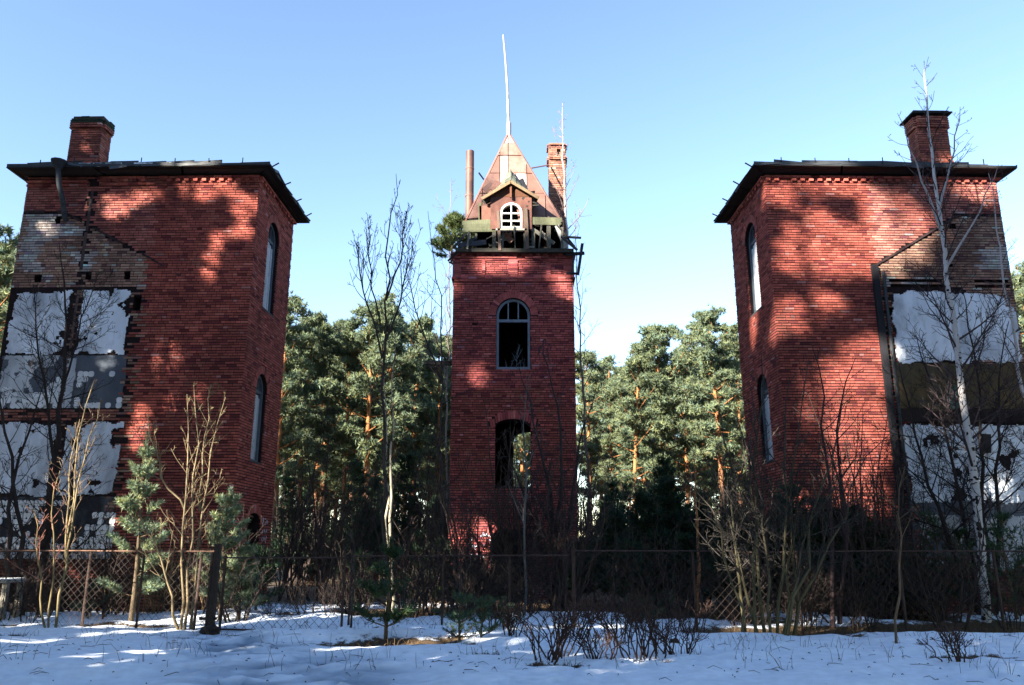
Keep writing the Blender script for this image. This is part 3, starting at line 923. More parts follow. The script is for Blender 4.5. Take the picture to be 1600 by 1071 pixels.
    for w_ in CW:
        zc = lambda u, z: base
        ch_bs += [(b_[0], b_[1], b_[2], b_[3], b_[4], b_[5] + (.05 if b_[3] < z0c + .75 else 0) + (.07 if b_[3] > z1c - .42 else 0), b_[6] if not (s < 0 and b_[3] > z1c - .3) else np.array([.035, .045, .03]), b_[7]) for b_ in lay(w_, r, zc)
                  if not (s < 0 and b_[3] > z1c - .1 and (int(b_[1] * 5) % 3 == 0))]
    o = bricks_mesh(ch_bs).build('brick_courses', M['brick'], chim); o['kind'] = 'stuff'
    if s > 0:
        m = MB(); e = .12
        for (z_, ee) in ((z1c + .04, .14), (z1c + .10, .08)):
            A = P3(cx - ee, cy - ee, z_); Bq = P3(cx + cw + ee, cy - ee, z_); C = P3(cx + cw + ee, cy + cd + ee, z_); D = P3(cx - ee, cy + cd + ee, z_); up_ = np.array([0, 0, .05])
            m.add([A, Bq, C, D, A + up_, Bq + up_, C + up_, D + up_], quads=[(0, 1, 2, 3), (7, 6, 5, 4), (0, 4, 5, 1), (1, 5, 6, 2), (2, 6, 7, 3), (3, 7, 4, 0)], c=(.02, .02, .022))
        m.build('cap', M['iron'], chim)
    # rain hopper and bent pipe
    if s < 0:
        hp = MB(); hu = 5.42
        ctr = P3(hu, -.56, e1 + .02)
        hp.tube([ctr + (0, 0, -.2), ctr + (0, 0, -.10), ctr + (0, 0, .0), ctr + (0, 0, .05)], [.085, .13, .20, .215], 10, (.03, .032, .038))
        hop = hp.build('rain_hopper', M['iron'], root)
        m = MB(); m.tube([P3(hu, -.56, e1 - .16), P3(hu - .05, -.50, e1 - .6), P3(hu - .12, -.34, e1 - 1.0), P3(hu - .08, -.10, e1 - 1.36), P3(hu - .1, -.02, e1 - 1.5)], .07, 8, (.05, .058, .065))
        m.build('downpipe', M['iron'], hop, smooth=True)
    # graffiti strokes on the side wall of the left tower
    if s < 0:
        m = MB(); rr = np.random.default_rng(5)
        for line, (zz, hh) in enumerate(((2.15, .2), (1.9, .16), (1.68, .18))):
            for k in range(3):
                u0 = 2.4 + k * .17
                for q in range(4):
                    A = S.p(u0 + rr.uniform(0, .12), .021, zz + rr.uniform(0, hh)); Bq = S.p(u0 + rr.uniform(0, .12), .021, zz + rr.uniform(0, hh))
                    if np.linalg.norm(A - Bq) > .03: m.board(A, Bq, .022, .004, (.6, .62, .7), face=(-tu[0], -tu[1], 0))
        m.build('graffiti', M['paint'], wallS)
    return root, F, S

towL = corner_tower(-1, 'red brick ruin tower with white tile remnants, rain hopper and crumbling mossy chimney')
towR = corner_tower(1, 'red brick ruin tower with green painted band and capped chimney behind the birch')

# ------------------------------------------------------------------ the middle tower with its wooden spire
def middle_tower():
    r = np.random.default_rng(77)
    X0, X1, Y0, Y1, ZT = -1.86, 1.95, 24.2, 27.9, 10.78
    root = empty('spire_tower', (.04, 26, 0), 'slender red brick tower with rusty pyramid spire, dormer and collapsing eaves', 'tower')
    L = X1 - X0; D = Y1 - Y0
    F = Wall((X0, Y0), (1, 0), (0, -1), L, -.3, ZT)
    Bk = Wall((X0, Y1), (1, 0), (0, 1), L, -.3, ZT)
    Lf = Wall((X0, Y0), (0, 1), (-1, 0), D, -.3, ZT)
    Rt = Wall((X1, Y0), (0, 1), (1, 0), D, -.3, ZT)
    uc = .04 - X0
    up = F.opening(uc, 1.08, 6.9, 8.66, .56)
    lo = F.opening(uc - .01, 1.09, 3.3, 5.12, .22)
    do = F.opening(uc - .12, 1.0, -.2, 1.85, .2)
    F.opening(.68, .16, 8.30, 8.38, 0, cap=.1)
    Bk.opening(uc + .58, 1.15, 3.0, 5.15, .3)
    T2 = np.array([.31, .078, .072])
    walls = []
    for W_, nm in ((F, 'front_wall'), (Bk, 'back_wall'), (Lf, 'left_wall'), (Rt, 'right_wall')):
        walls.append((W_, W_.backing((.030, .020, .022)).build(nm, M['mortar'], root)))
    zone = lambda u, z: T2
    bs = lay(F, r, zone) + lay(Lf, r, zone) + lay(Rt, r, zone)
    def red_only(w, u, z): return w is F and z > 3.2
    place_bricks(bs, walls, red_only, 300)
    for op in (up, lo, do): arch_ring(F, op, r, T2 * 1.05, .26).build('brick_arch', M['brick'], walls[0][1])['kind'] = 'stuff'
    # frieze: string course, sunk panels, dentils
    fz = MB()
    for W_, Lw in ((F, L), (Lf, D), (Rt, D)):
        for zz, pr in ((9.78, .05), (9.855, .075), (9.93, .045)):
            u = -.05
            while u < Lw: wbox(fz, W_, u, min(u + .25, Lw + .05), -.02, pr, zz, zz + .064, brick_colour(r, T2)); u += .26
        for (a, b) in ((-.03, .22), (.9, 1.0), (1.74, 2.04), (2.96, 3.1), (Lw - .3, Lw + .03)):
            zz = 10.0
            while zz < 10.48: wbox(fz, W_, a, b, -.02, .045, zz, zz + .064, brick_colour(r, T2)); zz += BC
        for zz, pr in ((10.48, .05), (10.555, .08), (10.70, .11)):
            u = -.06
            while u < Lw:
                if r.random() > .06: wbox(fz, W_, u, min(u + .25, Lw + .06), -.02, pr, zz, zz + .064, brick_colour(r, T2 * .9))
                u += .26
        u = 0
        while u < Lw:
            wbox(fz, W_, u, u + .12, -.02, .1, 10.625, 10.69, brick_colour(r, T2 * .9)); u += .24
    fz.build('frieze', M['brick'], walls[0][1])['kind'] = 'stuff'
    # floors
    for k, z in enumerate((2.65, 6.25, 9.7, 10.62)):
        m = MB(); m.abox((X0 + .45, Y0 + .45, z - .12), (X1 - .45, Y1 - .45, z), (.02, .017, .015)); m.build('floor', M['wood'], root)
    # window joinery
    wf = arch_band(F, uc, 1.06, 6.92, 8.66, .55, .075, -.06, -.16, (.15, .19, .24)).build('window_frame', M['painted_wood'], root)
    m = MB(); wbox(m, F, uc - .46, uc + .46, -.07, -.15, 8.45, 8.54, (.14, .18, .23)); m.build('transom', M['painted_wood'], wf)
    for du in (-.16, .16):
        m = MB(); wbox(m, F, uc + du - .02, uc + du + .02, -.08, -.14, 8.545, 9.13, (.14, .18, .23)); m.build('mullion', M['painted_wood'], wf)
    # sill weeds and graffiti
    m = MB()
    for (a, b, c, d) in ((.1, 6.95, .12, 7.6), (.12, 7.3, .3, 7.62), (.11, 7.2, -.05, 7.5), (.12, 7.1, .33, 7.3), (-.2, 6.95, -.25, 7.2), (.3, 6.95, .36, 7.3), (-.1, 6.95, .0, 7.25), (.12, 7.4, .22, 7.75), (.25, 6.95, .2, 7.25)):
        m.tube([(.04 + a, Y0 + .2, b), (.04 + c, Y0 + .2, d)], [.012, .005], 4, (.10, .12, .14))
        for q in range(6):
            t = r.random(); p_ = np.array([.04 + a + (c - a) * t, Y0 + .2, b + (d - b) * t]); m.tube([p_, p_ + r.normal(0, .07, 3) + (0, 0, .06)], [.006, .002], 3, (.12, .14, .16))
    m.build('sill_weed', M['bark'], root)
    m = MB(); rr = np.random.default_rng(8)
    for poly in ([(.0, .55), (.07, .62), (.12, .55), (.06, .48), (0, .55)], [(.06, .48), (-.1, .35), (-.12, .1), (-.06, .35), (.05, .4), (.02, .1), (.1, -.1)], [(.12, .5), (.28, .42), (.24, .25), (.12, .3), (.2, .1), (.08, .05), (-.02, .2)], [(.0, .1), (.16, .12), (.22, -.12)]):
        for (a, b), (c, d) in zip(poly[:-1], poly[1:]): m.board((.95 + a, Y0 - .02, 7.25 + b), (.95 + c, Y0 - .02, 7.25 + d), .035, .004, (.06, .022, .03))
    m.build('graffiti', M['paint'], walls[0][1])
    m = MB()
    for k in range(16):
        a = r.uniform(-1.35, -.65); b = r.uniform(1.25, 1.95); t = r.uniform(0, 6.28); l = r.uniform(.1, .28)
        m.board((a, Y0 - .021, b), (a + math.cos(t) * l, Y0 - .021, b + math.sin(t) * l), .03, .004, (.55, .56, .66))
    m.build('graffiti', M['paint'], walls[0][1])
    # beam stuck in the left wall
    m = MB(); m.board((-1.7, 24.9, 7.25), (-2.75, 24.6, 7.2), .12, .14, (.035, .032, .03)); m.build('beam', M['wood'], root)

    # ---- wooden attic
    att = empty('attic', (0, 0, 0)); att.parent = root; att.matrix_parent_inverse = Matrix.Translation(-root.location)
    GW = np.array([.12, .115, .095]); GM = np.array([.085, .09, .055])
    def kid(mb_, nm, mat='wood', par=None):
        o = mb_.build(nm, M[mat], None); o.parent = par or att; return o
    def bd(x0, y0, x1, y1, Y, w, th=.05, c=GW, nm='board', dY=0.):
        m_ = MB(); m_.board(at(x0, y0, Y), at(x1, y1, Y + dY), w, th, np.asarray(c) * r.uniform(.8, 1.2)); return kid(m_, nm)
    # wall plate and posts
    bd(712, 393, 896, 394, 24.1, .12, .3, GW * .45, 'wall_plate')
    bd(715, 384, 760, 379, 24.0, .16, .06, (.05, .05, .06), 'board')
    for x, y0, y1, w in ((733, 366, 392, .10), (772, 364, 392, .12), (786, 360, 392, .07), (821, 362, 390, .12), (833, 358, 388, .11), (857, 352, 392, .13), (878, 356, 392, .08), (744, 366, 392, .07)):
        bd(x, y0, x + r.normal() * 1.5, y1, 24.12 + r.normal() * .03, w, .1, GW * (.8 if w > .1 else 1.3), 'post')
    # eaves boards left and right
    for k, (x0, x1, y0, y1) in enumerate(((722, 777, 349, 346), (724, 776, 354, 353), (723, 775, 360, 359))):
        bd(x0, y0, x1, y1, 24.05, .15, .04, GM * 1.5, 'eaves_board', .02)
    for k, (x0, x1, y0, y1) in enumerate(((830, 878, 343, 344), (828, 876, 348, 349))):
        bd(x0, y0, x1, y1, 24.05, .15, .04, GM * 1.4, 'eaves_board', .02)
    # fallen and hanging timbers
    for a in ((829, 357, 866, 381, .12, GW * 1.5), (870, 353, 884, 388, .13, (.33, .33, .32)), (876, 370, 908, 372, .06, (.04, .045, .05)), (879, 372, 902, 391, .07, (.05, .05, .055)),
              (884, 398, 913, 396, .10, (.03, .032, .038)), (910, 381, 903, 430, .09, (.035, .036, .042)), (885, 427, 904, 428, .06, (.03, .03, .035)), (897, 400, 893, 428, .05, (.035, .035, .04)),
              (716, 386, 745, 372, .10, (.03, .033, .04)), (708, 388, 728, 366, .07, (.05, .05, .05)), (733, 362, 730, 390, .06, GW), (846, 352, 842, 388, .05, GW * .8), (803, 352, 805, 388, .04, GW * .6),
              (870, 352, 898, 386, .05, (.06, .055, .05)), (700, 408, 716, 392, .05, (.03, .03, .03))):
        bd(a[0], a[1], a[2], a[3], 23.98 + r.normal() * .08, a[4], .06, a[5], 'loose_timber', r.uniform(-.1, .1))
    for k in range(26):
        x0 = r.uniform(712, 888); y0 = r.uniform(352, 388); an = r.choice([0, 1.57]) + r.normal() * .5; l = r.uniform(8, 22)
        bd(x0, y0, x0 + math.cos(an) * l, y0 + math.sin(an) * l * .8, r.uniform(23.95, 24.5), r.uniform(.025, .07), .03, np.array([.12, .11, .09]) * r.uniform(.3, 1.6), 'splinter', r.uniform(-.2, .2))
    # broken brick and slats seen inside the dormer base
    bd(784, 372, 800, 366, 24.35, .12, .05, (.32, .17, .12)); bd(788, 366, 800, 378, 24.3, .2, .04, (.30, .16, .12))
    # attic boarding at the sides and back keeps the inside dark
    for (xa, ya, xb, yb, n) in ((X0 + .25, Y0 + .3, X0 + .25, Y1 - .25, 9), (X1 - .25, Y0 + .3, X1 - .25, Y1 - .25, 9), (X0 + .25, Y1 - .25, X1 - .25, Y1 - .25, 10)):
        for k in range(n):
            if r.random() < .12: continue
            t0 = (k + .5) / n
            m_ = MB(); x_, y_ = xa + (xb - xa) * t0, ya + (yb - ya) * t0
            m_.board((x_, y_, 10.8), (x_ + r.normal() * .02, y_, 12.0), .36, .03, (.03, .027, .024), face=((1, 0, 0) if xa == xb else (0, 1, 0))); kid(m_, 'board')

    # ---- pyramid roof of rusty sheets
    apex = np.array([-.12, 26.1, 16.12]); zb = 11.93
    base = [np.array([-1.56, 24.5, zb]), np.array([1.68, 24.5, zb]), np.array([1.68, 27.7, zb]), np.array([-1.56, 27.7, zb])]
    pyr = empty('spire_roof', (0, 0, 0)); pyr.parent = root; pyr.matrix_parent_inverse = Matrix.Translation(-root.location)
    def clip(poly, f):
        out = []
        for i in range(len(poly)):
            a, b = poly[i], poly[(i + 1) % len(poly)]; fa, fb = f(a), f(b)
            if fa >= 0: out.append(a)
            if fa * fb < 0: t = fa / (fa - fb); out.append((a[0] + (b[0] - a[0]) * t, a[1] + (b[1] - a[1]) * t))
        return out
    for face in range(4):
        A, Bq = base[face], base[(face + 1) % 4]
        nrm = np.cross(Bq - A, apex - A); nrm /= np.linalg.norm(nrm)
        if nrm[2] < 0: nrm = -nrm
        if face == 0: cols = [-.1, .17, .35, .50 - .06, .64, .83, 1.1]; rows = [-.04, .30, .52, .72, .86, 1.02]
        else: cols = [-.1, .3, .6, 1.1]; rows = [-.02, .35, .7, 1.02]
        for i in range(len(cols) - 1):
            for j in range(len(rows) - 1):
                tri = [(0, 0), (1, 0), (.445 if face == 0 else .5, 1)]
                g = .004
                poly = tri
                for f in (lambda p_: p_[0] - cols[i] - g, lambda p_: cols[i + 1] - g - p_[0], lambda p_: p_[1] - rows[j] - g, lambda p_: rows[j + 1] - g - p_[1]): poly = clip(poly, f) if poly else []
                if len(poly) < 3: continue
                if face == 0 and j == 0:     # the dormer breaks through here; ragged lower edge
                    cx_ = sum(p_[0] for p_ in poly) / len(poly)
                    poly = [(p_[0], p_[1] + (r.uniform(0, .05) if p_[1] < .02 else 0)) for p_ in poly]
                    if .35 < cx_ < .64: continue
                top = np.array([.445 if face == 0 else .5, 1])
                n = len(poly); off = .012 + r.uniform(0, .022); tilt = r.normal(0, .006, 2)
                def P_(p_, o_):
                    base_pt = A + (Bq - A) * p_[0]; ap = A + (Bq - A) * top[0]
                    q_ = A + (Bq - A) * p_[0] + (apex - ap) * p_[1]
                    return q_ + nrm * (o_ + tilt[0] * (p_[0] - .5) * 2)
                V = [P_(p_, off) for p_ in poly] + [P_(p_, off - .012) for p_ in poly]
                cxm = sum(p_[0] for p_ in poly) / n; cym = sum(p_[1] for p_ in poly) / n
                if face == 0 and .33 < cxm < .66 and cym > .35: c = np.array([.42, .34, .31]) if r.random() < .6 or cym < .6 else np.array([.26, .16, .13])
                else: c = np.array([.19, .105, .085]) * r.uniform(.75, 1.25)
                m_ = MB(); m_.add(V, tris=[(0, k, k + 1) for k in range(1, n - 1)] + [(n, n + k + 1, n + k) for k in range(1, n - 1)], quads=[(k, n + k, n + (k + 1) % n, (k + 1) % n) for k in range(n)], c=c)
                o = m_.build('roof_sheet', M['sheet_metal']); o.parent = pyr
    # timber core so that no light comes through the roof
    m = MB(); m.add([b_ + (0, 0, -.02) + (apex - b_) * .004 for b_ in base] + [apex - (0, 0, .05)], tris=[(0, 1, 4), (1, 2, 4), (2, 3, 4), (3, 0, 4)], c=(.02, .016, .014)); o = m.build('roof_boarding', M['wood']); o.parent = pyr
    # ridge strips, lifted sheet, hook
    for b_ in base:
        m = MB(); m.board(b_ * 1.0, apex, .09, .03, (.22, .10, .075), face=(b_[0] - apex[0], b_[1] - apex[1], 1.0)); o = m.build('hip_strip', M['sheet_metal']); o.parent = pyr
    m = MB(); m.board(at(748, 270, 24.7), at(756, 281, 24.9), .05, .02, (.06, .05, .05)); o = m.build('hook', M['iron']); o.parent = pyr
    m = MB(); m.board(at(830, 263, 25.4), at(858, 258, 27.2), .045, .03, (.16, .10, .10)); o = m.build('stay_rod', M['iron']); o.parent = pyr
    # pole
    m = MB(); tp = at(786, 55, 26.1); b0 = at(795, 212, 26.1)
    pts = [b0 + (tp - b0) * t + np.array([.05 * math.sin(t * 3.0), 0, 0]) for t in np.linspace(-.06, 1, 9)]
    m.tube(pts, np.linspace(.062, .028, 9), 7, (.36, .33, .30)); m.build('pole', M['painted_wood'], root)
    m = MB(); m.tube([b0 + (0, 0, -.1), b0 + (0, 0, .5)], .09, 7, (.42, .36, .32)); m.build('pole_sleeve', M['painted_wood'], root)

    # ---- dormer
    dor = empty('dormer', (0, 0, 0)); dor.parent = root; dor.matrix_parent_inverse = Matrix.Translation(-root.location)
    def kd(mb_, nm, mat='wood'):
        o = mb_.build(nm, M[mat], None); o.parent = dor; return o
    Yd = 24.0
    DF = Wall((-.70, Yd), (1, 0), (0, -1), 1.34, 11.5, 12.62, .08)
    DF.opening(.675, .72, 11.5, 12.06, .35)
    kd(DF.backing((.10, .040, .030)), 'dormer_wall', 'sheet_metal')
    m = arch_band(DF, .675, .71, 11.52, 12.06, .345, .06, .03, -.07, (.70, .68, .64)); wfr = kd(m, 'window_frame', 'painted_wood')
    m = MB(); wbox(m, DF, .657, .693, .02, -.05, 11.56, 12.35, (.7, .68, .64)); kd(m, 'mullion', 'painted_wood')
    for zz in (12.04, 11.78): 
        m = MB(); wbox(m, DF, .675 - .30, .675 + .30, .015, -.045, zz - .02, zz + .025, (.7, .68, .64)); kd(m, 'glazing_bar', 'painted_wood')
    m = MB(); wbox(m, DF, .18, 1.18, .07, -.06, 11.43, 11.49, (.45, .40, .33)); kd(m, 'sill')
    pL, pR, pk, tipd = np.array([-.98, 23.8, 12.50]), np.array([.86, 23.8, 12.52]), np.array([-.04, 23.8, 13.10]), np.array([-.05, 25.15, 14.15])
    bL, bR = np.array([-.80, 25.2, 12.85]), np.array([.74, 25.2, 12.85])
    # gable triangle set back under the roof, with rafters
    m = MB(); m.add([(-.86, 23.99, 12.62), (.78, 23.99, 12.62), (-.04, 23.99, 13.08), (-.86, 24.06, 12.62), (.78, 24.06, 12.62), (-.04, 24.06, 13.08)], tris=[(0, 1, 2), (5, 4, 3)], quads=[(0, 3, 4, 1), (1, 4, 5, 2), (2, 5, 3, 0)], c=(.11, .05, .03)); kd(m, 'gable')
    m = MB(); m.board((-.04, 23.9, 12.55), (-.04, 23.9, 13.06), .06, .06, (.16, .07, .045)); kd(m, 'king_post')
    for e_ in (pL, pR):
        m = MB(); m.board(e_ + (0, .02, -.03), pk + (0, .02, -.03), .09, .05, (.22, .15, .09)); kd(m, 'bargeboard')
        bb_ = bL if e_ is pL else bR
        for k in range(6):
            f0, f1 = k / 6 - .015, (k + 1) / 6 + .03
            for h in range(3):
                g0, g1 = h / 3 + .008, (h + 1) / 3 - .008
                Q = lambda f, g: (e_ + (bb_ - e_) * g) * (1 - f) + (pk + (tipd - pk) * g) * f
                V = [Q(f0, g0), Q(f1, g0), Q(f1, g1), Q(f0, g1)]
                nn = np.cross(V[1] - V[0], V[3] - V[0]); nn /= np.linalg.norm(nn)
                if nn[2] < 0: nn = -nn
                lift = [.03 + r.uniform(0, .02), .012, .012, .03 + r.uniform(0, .02)]
                V = [v_ + nn * l_ for v_, l_ in zip(V, lift)] + [v_ + nn * (l_ - .02) for v_, l_ in zip(V, lift)]
                m = MB(); m.add(V, quads=[(0, 1, 2, 3), (7, 6, 5, 4), (0, 4, 5, 1), (1, 5, 6, 2), (2, 6, 7, 3), (3, 7, 4, 0)], c=np.array([.115, .125, .095]) * r.uniform(.7, 1.4)); kd(m, 'shingle')
    # cheeks and side sheets
    for (x0, y0, x1, y1, w, c) in ((757, 322, 758, 346, .34, (.22, .10, .075)), (817, 326, 820, 346, .40, (.20, .09, .07)), (750, 318, 750, 348, .1, GM)):
        bd(x0, y0, x1, y1, 24.15, w, .03, c, 'sheet')
    bd(778, 330, 781, 392, 23.97, .09, .08, (.16, .11, .085), 'post'); bd(821, 326, 824, 390, 23.97, .12, .08, (.15, .11, .085), 'post')
    for a in ((755, 316, 775, 303, .14), (816, 309, 832, 320, .10), (825, 315, 838, 318, .05), (822, 322, 842, 321, .04), (826, 308, 834, 306, .06)):
        bd(a[0], a[1], a[2], a[3], 24.0, a[4], .04, GW * .45, 'loose_shingle', .1)
    # small collapsed hood left of the dormer
    bd(757, 298, 770, 288, 24.4, .22, .03, (.09, .055, .05), 'bent_sheet', .2); bd(770, 298, 779, 284, 24.45, .26, .03, (.16, .085, .07), 'bent_sheet', .2)
    bd(814, 280, 822, 298, 24.6, .16, .03, (.03, .035, .045), 'bent_sheet', .1)

    # ---- flue and chimney behind
    m = MB(); ft = at(734.5, 237, 27.2); m.tube([(ft[0], 27.2, 10.9), (ft[0] + .01, 27.2, 12.9), (ft[0], 27.2, ft[2])], .155, 14, (.085, .048, .040), cap=False); 
    m.tube([(ft[0], 27.2, ft[2] - .6), (ft[0], 27.2, ft[2] - .01)], .14, 14, (.02, .015, .015)); fl = m.build('flue', M['sheet_metal'], root, smooth=True)
    for zz in (13.0, 14.1, 15.2):
        m = MB(); m.tube([(ft[0], 27.2, zz), (ft[0], 27.2, zz + .05)], .165, 14, (.17, .08, .06)); m.build('seam', M['sheet_metal'], fl)
    q0 = np.array([1.40, 27.3]); cw = .60; z1c = 16.35
    CW = [Wall(q0, (1, 0), (0, -1), cw, 10.8, z1c, .12), Wall(q0, (0, 1), (-1, 0), cw, 10.8, z1c, .12), Wall(q0 + (cw, 0), (0, 1), (1, 0), cw, 10.8, z1c, .12), Wall(q0 + (0, cw), (1, 0), (0, 1), cw, 10.8, z1c, .12)]
    CW[0].opening(.36, .15, 15.8, 16.1, 0, cap=.1)
    chm = MB(); bs = []
    for w_ in CW:
        bk = w_.backing((.22, .16, .13)); chm.v += bk.v; chm.c += bk.c; chm.q += [q_ + chm.n for q_ in bk.q]; chm.n += bk.n
        bs += [(b_[0], b_[1], b_[2], b_[3], b_[4], b_[5] + (.06 if b_[3] > z1c - .75 and b_[3] < z1c - .6 or b_[3] > z1c - .16 else 0), b_[6], b_[7]) for b_ in lay(w_, r, lambda u, z: np.array([.32, .15, .10])) if not (b_[3] > z1c - .1 and int(b_[1] * 7) % 2)]
    ch = chm.build('chimney', M['mortar'], root)
    o = bricks_mesh(bs).build('brick_courses', M['brick'], ch); o['kind'] = 'stuff'
    m = MB(); zz = 13.3
    while zz > 11: 
        m.abox((1.14, 27.35, zz - .065), (1.40 + .0, 27.8, zz), brick_colour(r, np.array([.38, .17, .12]))); zz -= BC
    m.build('shoulder', M['brick'], ch)
    return root
mid = middle_tower()

# ------------------------------------------------------------------ vegetation builders
def unit(v):
    v = np.asarray(v, float); return v / (np.linalg.norm(v) + 1e-9)

def tufts(mb, centres, axis, r, n, length, width, colours, spread=1.0):
    """needle tufts: n thin triangles round each centre, leaning along axis"""
    C = np.asarray(centres, float); K = len(C)
    if K == 0: return
    axis = np.broadcast_to(np.asarray(axis, float), C.shape)
    d = r.normal(size=(K, n, 3)) * spread + axis[:, None, :]
    d /= np.linalg.norm(d, axis=2, keepdims=True) + 1e-9
    sd = np.cross(d, r.normal(size=(K, n, 3))); sd /= np.linalg.norm(sd, axis=2, keepdims=True) + 1e-9
    ln = length * r.uniform(.65, 1.15, (K, n, 1)); w = width * r.uniform(.7, 1.2, (K, n, 1))
    b = C[:, None, :] + d * ln * .05
    V = np.stack([b - sd * w * .5, b + sd * w * .5, b + d * ln], 2).reshape(-1, 3)
    T = np.arange(K * n * 3).reshape(-1, 3)
    cc = np.repeat(np.asarray(colours, float), n * 3, axis=0)
    mb.add(V, tris=T, c=cc)

NEEDLE = np.array([.135, .170, .095])
def needle_cols(r, K, base=NEEDLE, var=.25):
    k = np.clip(1 + r.normal(size=(K, 1)) * var, .45, 1.9)
    h = r.normal(size=(K, 1)) * .10
    return np.clip(base * k * np.concatenate([1 + h * 1.2, 1 + h * .4, 1 - h], 1), .004, .5)

def pine_tree(seed, H, cb=.42, cr=2.2, ntuft=26, nl=24, r0=.17, tl=.30, tw=.055, base=NEEDLE, keep=None, tri=10, dense=1.0):
    """tall Scots pine: returns trunk and crown builders in local coordinates"""
    r = np.random.default_rng(seed)
    tk = MB(); cr_ = MB()
    n = 14
    t = np.linspace(0, 1, n)
    bend = r.normal(size=2) * .25
    ax = np.stack([bend[0] * t ** 2 + .10 * np.sin(t * 5 + seed), bend[1] * t ** 2 + .08 * np.sin(t * 4 + 2 * seed), H * t], 1)
    rad = r0 * (1 - t) ** .75 + .03
    low = np.array([.095, .062, .046]); high = np.array([.36, .155, .062])
    k = np.clip((t - .22) / .28, 0, 1)[:, None]
    tk.tube(ax, rad, 8, low * (1 - k) + high * k)
    def axis_at(f):
        i = np.clip(f * (n - 1), 0, n - 1.001); j = int(i); return ax[j] + (ax[j + 1] - ax[j]) * (i - j)
    cents = []
    for i in range(nl):
        f = cb + (.985 - cb) * ((i + r.uniform(0, .8)) / nl)
        q = (f - cb) / (1 - cb)
        prof = (.50 + .5 * math.sin(math.pi * min(1, q * .9 + .12))) * (1 - .55 * q ** 3)
        L = cr * prof * r.uniform(.55, 1.15)
        az = i * 2.4 + r.normal() * .4; el = R(8 + 38 * q + r.normal() * 9)
        d = np.array([math.cos(az) * math.cos(el), math.sin(az) * math.cos(el), math.sin(el)])
        p0 = axis_at(f); p1 = p0 + d * L * .55 + r.normal(size=3) * .08; p2 = p0 + d * L + np.array([0, 0, .12 * L]) + r.normal(size=3) * .1
        tk.tube([p0, p1, p2], [r0 * .26 * (1 - q * .6) + .012, r0 * .16 * (1 - q * .6) + .01, .012], 4, high * r.uniform(.5, .9), cap=False)
        for fr in ((.5, .78, 1.0) if L > 1.0 else (.7, 1.05)):
            c = p0 + (p2 - p0) * fr + r.normal(size=3) * np.array([.25, .25, .12])
            m = int(ntuft * dense * r.uniform(.6, 1.3))
            g = r.normal(size=(m, 3)); g /= np.linalg.norm(g, axis=1)[:, None]
            g *= (r.random((m, 1)) ** .4) * np.array([.62, .62, .27]) * (.7 + .35 * L / cr)
            cents.append(c + g)
    top = axis_at(.995)
    g = r.normal(size=(int(ntuft * 1.5), 3)) * np.array([.35, .35, .28]); cents.append(top + g)
    C = np.concatenate(cents)
    if keep is not None: C = C[keep(C)]
    if len(C): tufts(cr_, C, (0, 0, .55), r, tri, tl, tw, needle_cols(r, len(C), base))
    return tk, cr_

def young_pine(seed, H, spread, base, nl=.10, tw=.014, tri=12, step=.055, gap=.34):
    r = np.random.default_rng(seed); tk = MB(); cr_ = MB()
    n = 8; t = np.linspace(0, 1, n)
    ax = np.stack([.04 * H * np.sin(t * 3 + seed) * t, .03 * H * np.cos(t * 4 + seed) * t, H * t], 1)
    tk.tube(ax, .022 * H ** .6 * (1 - t) + .008, 6, (.10, .075, .05))
    C = []; A = []
    z = H * .14
    while z < H * .97:
        f = z / H; L = spread * (1 - f) ** .75 * r.uniform(.8, 1.1) + .12
        nb = 5
        for k in range(nb):
            if r.random() < .13: continue
            az = k * 2 * math.pi / nb + r.normal() * .35 + z * 3; el = R(12 + 40 * f + r.normal() * 8)
            d = np.array([math.cos(az) * math.cos(el), math.sin(az) * math.cos(el), math.sin(el)])
            p0 = np.array([np.interp(f, t, ax[:, 0]), np.interp(f, t, ax[:, 1]), z]); l = L * r.uniform(.7, 1.15)
            p1 = p0 + d * l * .6; p2 = p0 + d * l + np.array([0, 0, .18 * l])
            tk.tube([p0, p1, p2], [.012, .008, .005], 4, (.12, .085, .05), cap=False)
            twigs = [(p0 + (p1 - p0) * .5, p1, p2)]
            for s_ in (-1, 1):
                sd = unit(np.cross(d, (0, 0, 1))) * s_
                for fr in (.45, .7):
                    q0 = p0 + (p2 - p0) * fr; q2 = q0 + (d * .6 + sd * .8 + np.array([0, 0, .25])) * l * .34
                    twigs.append((q0, (q0 + q2) / 2, q2))
            for (a, b, c) in twigs:
                ln = np.linalg.norm(c - a); m = max(2, int(ln / step))
                for q in np.linspace(.1, 1, m):
                    C.append(a + (c - a) * q); A.append(unit(c - a) * 1.1 + np.array([0, 0, .35]))
        z += gap * r.uniform(.85, 1.15)
    for q in np.linspace(.86, 1.02, 8): C.append(np.array([np.interp(q, t, ax[:, 0]), np.interp(q, t, ax[:, 1]), H * q])); A.append(np.array([0, 0, 1.5]))
    tufts(cr_, C, np.array(A), r, tri, nl, tw, needle_cols(r, len(C), np.asarray(base, float), .2), .8)
    return tk, cr_

